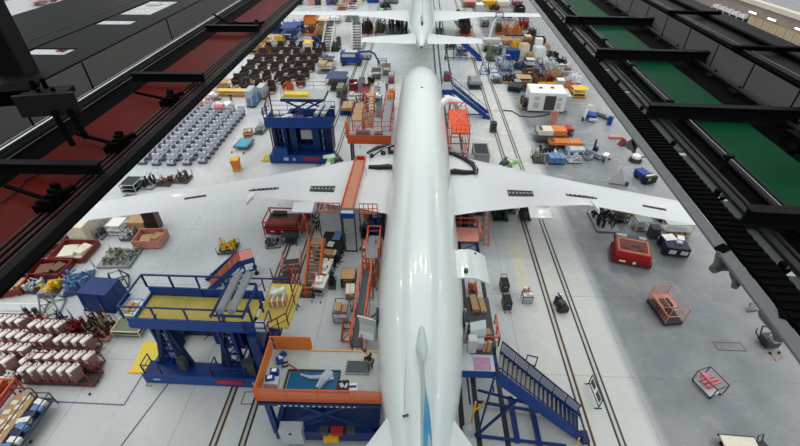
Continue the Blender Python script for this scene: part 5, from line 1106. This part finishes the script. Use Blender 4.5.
# left floor items near rows
put('hopper',236,172,8,1.1,1.5,'amber','yellow','small yellow hopper bin between silver seats and blue dock',.1,cat='bin')
t=hd('parts_tray','blue mat in a dark framed tray beside the silver seats','tray',241,150,-.1); P(t,'frame','dgrey',MB().box(0,1.1,.35,2.,2.6,.12)); P(t,'mat','cyan',MB().box(0,1.1,.47,1.6,2.2,.04)); castors(t,1.9,2.2,.14)
put('cart',247,138,8,1.4,.8,'brown','tan','small brown cart with tools behind the blue tray',.2)
t=hd('ramp_plate','small yellow ramp plate at the left foot of the upper blue dock','ramp',266,162); P(t,'plate','lemon',MB().box(0,.8,.03,1.4,1.4,.12)); P(t,'grip_bars','dgrey',MB().box(-.3,.8,.15,.08,1.3,.03).box(.1,.8,.15,.08,1.3,.03).box(.4,.8,.15,.08,1.3,.03))
# by the wing: seats end
for px,py,w,d,h,k,c,c2,lb in ((131,193,15,2.,1.,'rack','lgrey','black','grey shelf tray at the lower end of the silver seats'),(146,190,12,2.,1.2,'parts','black','grey','black seats parts beside the grey shelf tray'),(165,187,13,1.4,.9,'parts','brown','dgrey','brown offcuts dolly by the left wing edge'),(178,184,14,1.6,1.1,'parts','dgrey','brown','grey offcuts dolly by the left wing edge')):
    put(k,px,py,w,d,h,c,c2,lb)
# =============== left area behind the wing (below in the picture)
D=[('long',73,236,20,2.6,1.8,'lemon','dgrey','yellow and orange topped cart nearest the red runway',0),
('carton',92,246,18,2.6,2.,'cream','cream','pale tapered cover cabinet between yellow carts',0),
('long',108,228,17,2.4,2.,'lemon','lgrey','yellow topped cart with white shelves behind the left wing',0),
('rack',110,236,15,1.6,1.2,'lgrey','white','white shelf trolley below the yellow topped cart',0),
('carton',133,231,18,1.8,1.1,'tan','tan','low tan plywood box below the left wing edge',0),
('parts',122,240,10,1.4,.8,'lgrey','dgrey','grey scrap pile in front of the tan plywood box',0),
('cabinet',153,233,11,1.4,2.6,'dbrown','black','tall black and brown cabinet below the left wing',.3),
('rack',128,217,18,1.6,1.3,'lgrey','dgrey','grey bench rack under the left wing edge',0),
('crate',147,250,27,2.0,1.,'salmon','tan','salmon boat shaped crate with timber on the left floor',.05),
('parts',113,268,33,2.6,.7,'olive','grey','low heap of grey green fittings on the left floor',.05),
('crate',65,266,36,2.6,.7,'dred','cream','long dark red open crate with cream panel on the left floor',0),
('crate',45,280,34,2.0,.7,'dred','brown','shorter dark red open crate in front of the long one',0),
('crate',50,250,24,2.4,.7,'dred','grey','dark red open crate partly behind the red runway',.1),
('crate',15,296,22,2.,.7,'dred','tan','dark red crate with pipes at the far left',.3),
('parts',52,297,14,2.,1.1,'yellow','dgrey','yellow tangled hoses on a dolly',0),
('parts',67,295,24,2.8,1.3,'lblue','denim','pale blue tubing load on a dark dolly',.4),
('tarp',101,312,32,2.0,2.0,'dblue','dgrey','blue fabric covered crate on the left floor',-.06),
('stand',116,290,16,1.6,1.5,'dgrey','lgrey','tilted dark panel stand behind the blue covered crate',.5),
('cart',128,321,14,1.6,.7,'lblue','white','pale blue low cart squeezed against the big blue dock',0),
('stand',50,313,16,1.6,1.8,'grey','grey','thin grey open trestle on the white floor lines',.3),
('rack',110,336,28,1.6,.7,'cream','olive','low cream slatted pallet rack beside the pink panels',0),
('parts',92,335,12,1.8,1.4,'dbrown','tan','dark brown dolly with long tan tubes',.4),
('parts',62,337,14,1.4,1.6,'navy','dred','navy blue padded bag among the pink panels',0),
('parts',78,343,16,1.8,1.4,'dred','dbrown','dark red strapping heap behind the pink panels',0),
('parts',4,392,14,1.4,.8,'white','dgrey','white items on a dark dolly at the left edge',0),
# between wing and dock
('generator',0,0,0,0,0,0,0,'x',0),
('parts',272,249,14,1.2,.7,'dgrey','grey','dark pipe fittings cart beside the grey bundle',.2),
('parts',226,255,18,1.6,.9,'yellow','dgrey','yellow compressor parts on a low dolly',.1),
('table',290,246,15,1.2,1.1,'black','dgrey','dark low table in front of the red generator',0),
('box',332,208,11,1.2,1.1,'lgrey','dgrey','grey metal case under the left wing edge',0),
('cart',375,231,13,2.,1.6,'navy','blue','cart with blue bundles beside the left fuselage',0),
('cabinet',348,290,14,1.4,1.1,'dbrown','tan','dark cart carrying a brown carton beside the orange rail',0),
('cart',345,324,15,1.6,1.2,'dgrey','silver','grey cart with a blue round pack near the orange stand',0),
('stand',347,342,11,1.2,1.7,'orange','brown','orange and brown stand at the end of the orange rail',0),
('parts',377,236,12,1.6,1.9,'blue','navy','blue bag bundle on a stand against the fuselage behind the left wing',0),
('parts',372,288,8,1.6,2.2,'tan','orange','tan cartons stacked against the long orange platform',0),
('bin',369,222,6,1.2,1.6,'amber','yellow','yellow bin against the fuselage behind the wing',0),
]
for k,px,py,w,d,h,c,c2,lb,rz in D:
    if lb=='x': continue
    put(k,px,py,w,d,h,c,c2,lb,rz)
t=hd('generator','dark red generator cart with brown trim beneath the left wing edge','generator',282,238,0); P(t,'body','dred',MB().box(0,1.2,.35,3.,2.2,1.)); P(t,'rail_frame','red',frame_mb(3.2,2.4,.3,1.9,.1,1)); KIDS[t.name][-1].location=(0,1.2,0); P(t,'cover_plate','brown',MB().box(0,1.2,1.35,2.6,1.8,.06)); P(t,'front_labels','white',MB().box(-.8,.05,.7,.4,.04,.1).box(.3,.05,.7,.6,.04,.1)); P(t,'rear_load','dbrown',MB().box(-.5,2.0,1.4,1.4,.5,.3)); castors(t,3.,2.2,.18)
# desks and chairs by the aisle
def desk(label,px,py,w,d,h,c):
    t=hd('desk',label,'desk',px,py,-.12); P(t,'desk_top',c,MB().box(0,d/2,h-.06,w,d,.06)); P(t,'side_panel','dgrey',MB().box(-w/2+.04,d/2,0,.06,d*.95,h-.06).box(w/2-.04,d/2,0,.06,d*.95,h-.06)); P(t,'modesty_panel','black',MB().box(0,.06,.1,w*.9,.04,h-.2)); return t
desk('black desk with a blue screen and brown carton beside the brown stairs',327,262,2.,3.2,1.0,'black')
t=thing('carton','open brown carton on the black desk','box',(*W(329,257,1.).xy,1.0),-.1); P(t,'carton_body','tan',MB().box(0,.3,0,.9,.7,.35)); P(t,'flaps','cream',MB().box(-.5,.3,.34,.2,.7,.02).box(.5,.3,.34,.2,.7,.02))
t=thing('monitor','flat monitor with white page lying on the far end of the black desk','monitor',(*W(330,246,1.).xy,1.0),-.2); P(t,'frame','black',MB().box(0,.2,0,.75,.9,.06)); P(t,'screen','lgrey',MB().box(0,.2,.06,.6,.7,.02)); 
t=hd('tablet_stand','blue edged tray table beside the monitor','table',337,247,-.1); P(t,'top','lblue',MB().box(0,.5,1.,.7,1.3,.05)); P(t,'leg','dgrey',MB().box(-.3,0,0,.06,.06,1.).box(.3,0,0,.06,.06,1.).box(-.3,1.,0,.06,.06,1.).box(.3,1.,0,.06,.06,1.))
for px,py,d,lb in ((322,284,2.2,'white top printer cart beside the brown stairs'),(319,296,1.6,'white cabinet with black front at the near end of the printer carts')):
    t=hd('printer_cart',lb,'cart',px,py,-.12); P(t,'body','lgrey',MB().box(0,d/2,.15,.95,d,.85)); P(t,'top','white',MB().box(0,d/2,1.,1.05,d,.06)); P(t,'printer','white',MB().box(-.05,d*.45,1.06,.6,.7,.3,.2)); P(t,'front_panel','black',MB().box(0,-.03,.45,.7,.05,.3)); castors(t,.9,d,.08)
def chair(label,px,py,rz):
    t=hd('office_chair',label,'chair',px,py,rz); P(t,'seat','black',MB().box(0,0,.46,.55,.52,.1)); P(t,'backrest','black',MB().box(0,.27,.6,.5,.08,.6,tx=.1,tiltx=.12)); P(t,'gas_column','dgrey',MB().tube([(0,0,.1),(0,0,.46)],.04)); m=MB()
    for i in range(5): m.bar((0,0,.12),(.36*c_(i*1.257),.36*s_(i*1.257),.08),.05)
    P(t,'star_base','black',m); m=MB()
    for i in range(5): m.wheel(.36*c_(i*1.257),.36*s_(i*1.257),.05,.05,'x',.05)
    P(t,'castor','dgrey',m); P(t,'armrest','black',MB().box(-.3,0,.66,.06,.3,.04).box(.3,0,.66,.06,.3,.04).box(-.3,.05,.5,.04,.04,.18).box(.3,.05,.5,.04,.04,.18))
for a in (('black swivel chair alone by the stair foot enclosure',295,308,.5),('black office chair pulled out right of the black desk',341,255,2.),('black office chair beside the printer carts',334,268,1.4),('black office chair behind the other two by the desk',339,262,2.6),('black office chair with grey cover near the printer cart end',331,278,1.2)): chair(*a)
# =============== pink white panels on dark red trolleys
PW=M('panel_pinkwhite',(236,224,218),.5,var=.04); PP=M('panel_side',(150,112,108),.5)
def panel():
    t=thing('cabin_panel','pinkish white curved cabin panel standing upright on a dark red trolley','cabin panel',(0,0,0),0,'pinkish white cabin panels on trolleys')
    P(t,'shell',PP,MB().box(0,.3,0,.3,.25,1.15,tiltx=.12).box(-.13,-.05,0,.05,.7,1.15,tiltx=.12).box(.13,-.05,0,.05,.7,1.15,tiltx=.12)); P(t,'top_cap',PW,MB().box(0,.16,1.13,.42,.9,.1,tx=.1).box(0,-.3,.8,.34,.1,.4)); P(t,'hook','black',MB().tube([(-.1,.1,1.3),(-.12,.4,1.42),(.1,.5,1.4),(.12,.3,1.3)],.035,6)); P(t,'edge_strip','white',MB().box(-.22,-.0,0,.03,.8,1.1,tiltx=.12)); return t
def trolley(label,px,py,w,d):
    t=hd('panel_trolley',label,'trolley',px,py); P(t,'deck','dbrown',MB().box(0,d/2,.16,w,d,.1)); castors(t,w,d,.08); P(t,'end_rails','dred',MB().bar((-w/2,0,.2),(-w/2,0,1.5),.06).bar((w/2,0,.2),(w/2,0,1.5),.06).bar((-w/2,d,.2),(-w/2,d,1.5),.06).bar((w/2,d,.2),(w/2,d,1.5),.06).bar((-w/2,d,1.5),(w/2,d,1.5),.05).bar((-w/2,d,.9),(w/2,d,.9),.05).bar((-w/2,0,.5),(w/2,0,.5),.04)); return t
pn=panel();first=True
TR=[(60,387,5.0,1.1,'dark red trolley nearest the camera carrying six panels',((33,2),(62,4)),0),
(22,378,3.4,1.1,'short dark red trolley left of the nearest one, carrying panels',((7,2),(30,1)),0),
(68,374,4.4,1.0,'dark red trolley behind the nearest one at the right end',((44,3),(78,4)),0),
(14,366,4.2,1.0,'dark red trolley at the left edge with five panels',((10,5),),0),
(60,357,5.4,1.0,'dark red trolley with two spaced groups of panels',((40,3),(76,4)),0),
(10,352,4.2,1.0,'dark red trolley at the left edge behind the five panel one',((8,5),),0),
(46,342,4.2,1.0,'dark red trolley farthest back carrying four panels',((50,4),),0),
(14,337,4.0,1.0,'dark red trolley farthest back at the left edge',((12,4),),0)]
for px,py,w,d,lb,gs,_ in TR:
    t=trolley(lb,px,py,w,d)
    for gx,n_ in gs:
        p=W(gx,py,0)
        for i in range(n_):
            loc=(p.x+(i-(n_-1)/2)*.66,p.y+.5,.26); rz=-.4+random.uniform(-.05,.05)
            LB='pinkish white curved panel on the '+lb.split(' carrying')[0].split(' with')[0].replace(',','').replace('dark red trolley','trolley')
            if first: pn['label']=LB; pn.location=loc; pn.rotation_euler=(0,0,rz); pn.scale=(1,.85,1); first=False
            else: dup(pn,loc,rz,LB,scale=(1,.85,1))
# trolleys in the bottom left corner, lying along the hall
t=thing('framed_trolley','long orange framed trolley with dark slots at the bottom left corner','trolley',(-26.6,9.6,0),.05)
P(t,'frame','orange',frame_mb(1.5,5.6,.2,1.5,.1,0)); KIDS[t.name][-1].location=(0,2.8,0)
P(t,'orange_tray','orange',MB().box(-.35,2.8,1.3,.6,5.5,.1)); P(t,'slot_tray','dred',MB().box(.38,2.8,.9,.7,5.4,.1)); P(t,'divider','orange',MB().box(.02,2.8,.9,.08,5.6,.6)); P(t,'black_bars','black',MB().box(.28,2.9,1.02,.14,4.6,.08)); P(t,'grey_parts','lgrey',MB().box(.55,2.6,1.02,.16,1.2,.16).box(-.3,3.6,1.4,.3,1.2,.05)); castors(t,1.5,5.6,.12)
t=thing('framed_trolley','brown trolley laid out with cream packets between orange and blue trolleys','trolley',(-25.1,9.2,0),.03)
P(t,'deck','tan',MB().box(0,2.7,.7,1.4,5.4,.08)); P(t,'frame','dbrown',frame_mb(1.35,5.3,.1,.7,.08,0)); KIDS[t.name][-1].location=(0,2.7,0); P(t,'end_rail','dred',MB().bar((-.7,5.4,.7),(-.7,5.4,1.5),.07).bar((.7,5.4,.7),(.7,5.4,1.5),.07).bar((-.7,5.4,1.5),(.7,5.4,1.5),.07))
for i in range(12): P(t,'packet','cream',MB().box(-.3+.55*(i%2)+random.uniform(-.08,.08),1.6+.32*i,.78,.42,.3,.08,random.uniform(-.4,.4)))
castors(t,1.3,5.2,.1)
t=thing('framed_trolley','blue trolley packed with blue and white bundles at the bottom left','trolley',(-23.75,9.6,0),.03)
P(t,'deck','denim',MB().box(0,2.4,.6,1.2,4.8,.08)); P(t,'frame','dgrey',frame_mb(1.2,4.8,.1,1.4,.06,1)); KIDS[t.name][-1].location=(0,2.4,0)
for i in range(11): P(t,'bundle',('lblue','white','navy')[i%3],MB().box(random.uniform(-.2,.2),.4+.4*i,.68,.7,.34,.35,random.uniform(-.3,.3)))
castors(t,1.2,4.8,.1)
# =============== crowd of small things beyond the second aircraft: individual crates in long lines
cr=None
cols=['salmon','lgrey','dgrey','purple','cream','dbrown']
for r_i,(y,xs) in enumerate(((0.5,range(302,372,6)),(4.5,range(300,366,6)))):
    for i,x in enumerate(xs):
        c=cols[(i*5+r_i*2)%6]
        key=('far',c)
        if key not in PROTO:
            t=thing('stacked_crate','small %s crate in the far lines beyond the second left wing'%{'salmon':'pinkish','lgrey':'pale grey','dgrey':'dark grey','purple':'purple','cream':'cream','dbrown':'dark brown'}[c],'crate',at(x,y),0,'%s crates beyond the second left wing'%{'salmon':'pinkish','lgrey':'pale grey','dgrey':'dark grey','purple':'purple','cream':'cream','dbrown':'dark brown'}[c])
            P(t,'crate_body',c,MB().box(0,0,0,1.3,2.2,1.4,.1)); P(t,'crate_lid','lgrey' if c!='lgrey' else 'salmon',MB().box(0,0,1.4,1.0,1.6,.2,.1)); PROTO[key]=t
        else: dup(PROTO[key],at(x,y),random.uniform(-.3,.3))
# far left corner seen beyond the girder
for px,py,w,d,h,k,c,c2,lb in ((38,6,12,4,1.6,'rack','lgrey','salmon','pale rack seen above the left runway near the corner'),(50,3,12,4,1.4,'parts','dred','white','dark red and white parts in the far left corner'),(60,1,10,4,1.4,'pallet','white','tan','white stacked boxes in the far left corner'),
 (60,52,8,2,1.2,'parts','salmon','dred','pink red parts seen through the runway gap'),(152,6,12,3,1,'pallet','white','tan','white pallet load glimpsed through the runway gap'),(90,23,8,3,1,'parts','lgrey','brown','grey fittings glimpsed through the middle runway gap')):
    put(k,px,py,w,d,h,c,c2,lb)
# things seen through the right runway gap and at the top right
for px,py,w,d,h,k,c,c2,lb in ((704,5,14,3,2,'machine','navy','blue','blue machine beyond the right runway at the top'),(690,3,12,3,1.4,'parts','black','grey','black dolly beyond the right runway at the top'),(718,3,8,3,2,'parts','lblue','blue','bright blue drum rack beside the far wall'),(668,120,9,2,1.4,'parts','white','grey','white items glimpsed through the right runway slot'),(672,170,9,2,1.4,'parts','lgrey','salmon','pale items glimpsed through the right runway slot lower down')):
    put(k,px,py,w,d,h,c,c2,lb)
# nudge crowded floor items apart so that none stands inside another
for it in range(60):
    for i in range(len(PUTS)):
        a=PUTS[i]
        for j in range(i+1,len(PUTS)):
            b=PUTS[j]; dx=b[0].location.x-a[0].location.x; dy=b[0].location.y-a[0].location.y
            ox=(a[1]+b[1])/2+.15-abs(dx); oy=(a[2]+b[2])/2+.15-abs(dy)
            if ox>0 and oy>0:
                k=0 if ox<oy*1.3 else 1; m_=(ox if k==0 else oy)*.25; sg=1 if (dx if k==0 else dy)>=0 else -1
                for q,s2 in ((a,-sg),(b,sg)):
                    n_=q[0].location[k]+s2*m_
                    if abs(n_-q[3][k])<1.5: q[0].location[k]=n_
# =============== people
person('person in dark clothes standing at the top end of the brown stairs',318,232,top='black',legs='black',rz=.3)
person('person in a lime safety vest bent over near the front left carts',378,110,top='hivis',legs='dgrey',bend=.6,rz=.8)
person('person in a blue jacket standing by the first nose on the left',387,92,top='blue',legs='navy',rz=-.5)
person('person in white beside the table left of the first nose',379,93,top='white',legs='denim',rz=2.)
person('person in black standing between the carts at the front left',366,108,top='black',legs='black',rz=1.)
person('person in black standing left of the upper blue dock',264,119,top='black',legs='black',rz=-1.)
person('person in dark clothes standing behind the pink roll bench',232,103,top='black',legs='dgrey',rz=.4)
person('person in a lime safety vest near the far right wall',717,22,top='hivis',legs='black',rz=1.,bend=.3)
p=W(371,371,5.0); person('person in black leaning toward the open left rear door',0,0,loc=(p.x,p.y,5.0),top='black',legs='dgrey',bend=.5,rz=-2.2,arm=.4)
person('person in a red top leaning over boxes at the front left',359,110,top='red',legs='dgrey',bend=.5,rz=-.4)
# ================================================================ roof lamps and light
LG=M('lamp_diffuser',(255,252,246),.4,emit=90.,var=0)
lamp0=None
spots=[(X,Y) for Y in (49,) for X in (-21,-14,-7,0,7,14,21)]+[(X,Y) for Y in (0,30,62,95,125) for X in (-56,-38,38,56)]
for X,Y in spots:
    if lamp0 is None:
        t=thing('ceiling_light','long white high bay lamp hanging from the hangar roof','lamp',(X,Y,33),0,'high bay lamps on the hangar roof')
        P(t,'housing','lgrey',MB().box(0,0,.02,1.,2.4,.25)); P(t,'diffuser',LG,MB().box(0,0,-.05,.8,2.2,.06)); P(t,'suspension','dgrey',MB().bar((0,0,.2),(0,0,3.),.05)); lamp0=t
    else: dup(lamp0,(X,Y,33))
w=bpy.data.worlds.new('hangar_air'); sc.world=w; w.use_nodes=True; nt=w.node_tree
bg=nt.nodes['Background']; tcw=nt.nodes.new('ShaderNodeTexCoord'); spw=nt.nodes.new('ShaderNodeSeparateXYZ'); nt.links.new(tcw.outputs['Generated'],spw.inputs[0])
rw=nt.nodes.new('ShaderNodeValToRGB'); nt.links.new(spw.outputs[2],rw.inputs[0])
rw.color_ramp.elements[0].position=.0; rw.color_ramp.elements[0].color=(.13,.14,.155,1); rw.color_ramp.elements[1].position=.85; rw.color_ramp.elements[1].color=(.93,.98,1.,1)
nt.links.new(rw.outputs[0],bg.inputs[0]); bg.inputs[1].default_value=1.15
cam=bpy.data.cameras.new('camera'); co=bpy.data.objects.new('camera',cam); COL.objects.link(co); sc.camera=co
cam.sensor_width=36; cam.lens=FPX/800*36; cam.clip_end=600; cam.clip_start=.1
mt=Matrix((( CR.x,CU.x,-CF.x,0),(CR.y,CU.y,-CF.y,0),(CR.z,CU.z,-CF.z,H),(0,0,0,1))); co.matrix_world=mt
sc.view_settings.view_transform='Standard'; sc.view_settings.look='None'; sc.view_settings.gamma=1; sc.view_settings.use_curve_mapping=False
sc.view_settings.exposure=0.36
sc.cycles.max_bounces=5; sc.cycles.diffuse_bounces=3; sc.cycles.glossy_bounces=3; sc.cycles.transparent_max_bounces=8
try: sc.cycles.use_denoising=True
except Exception: pass
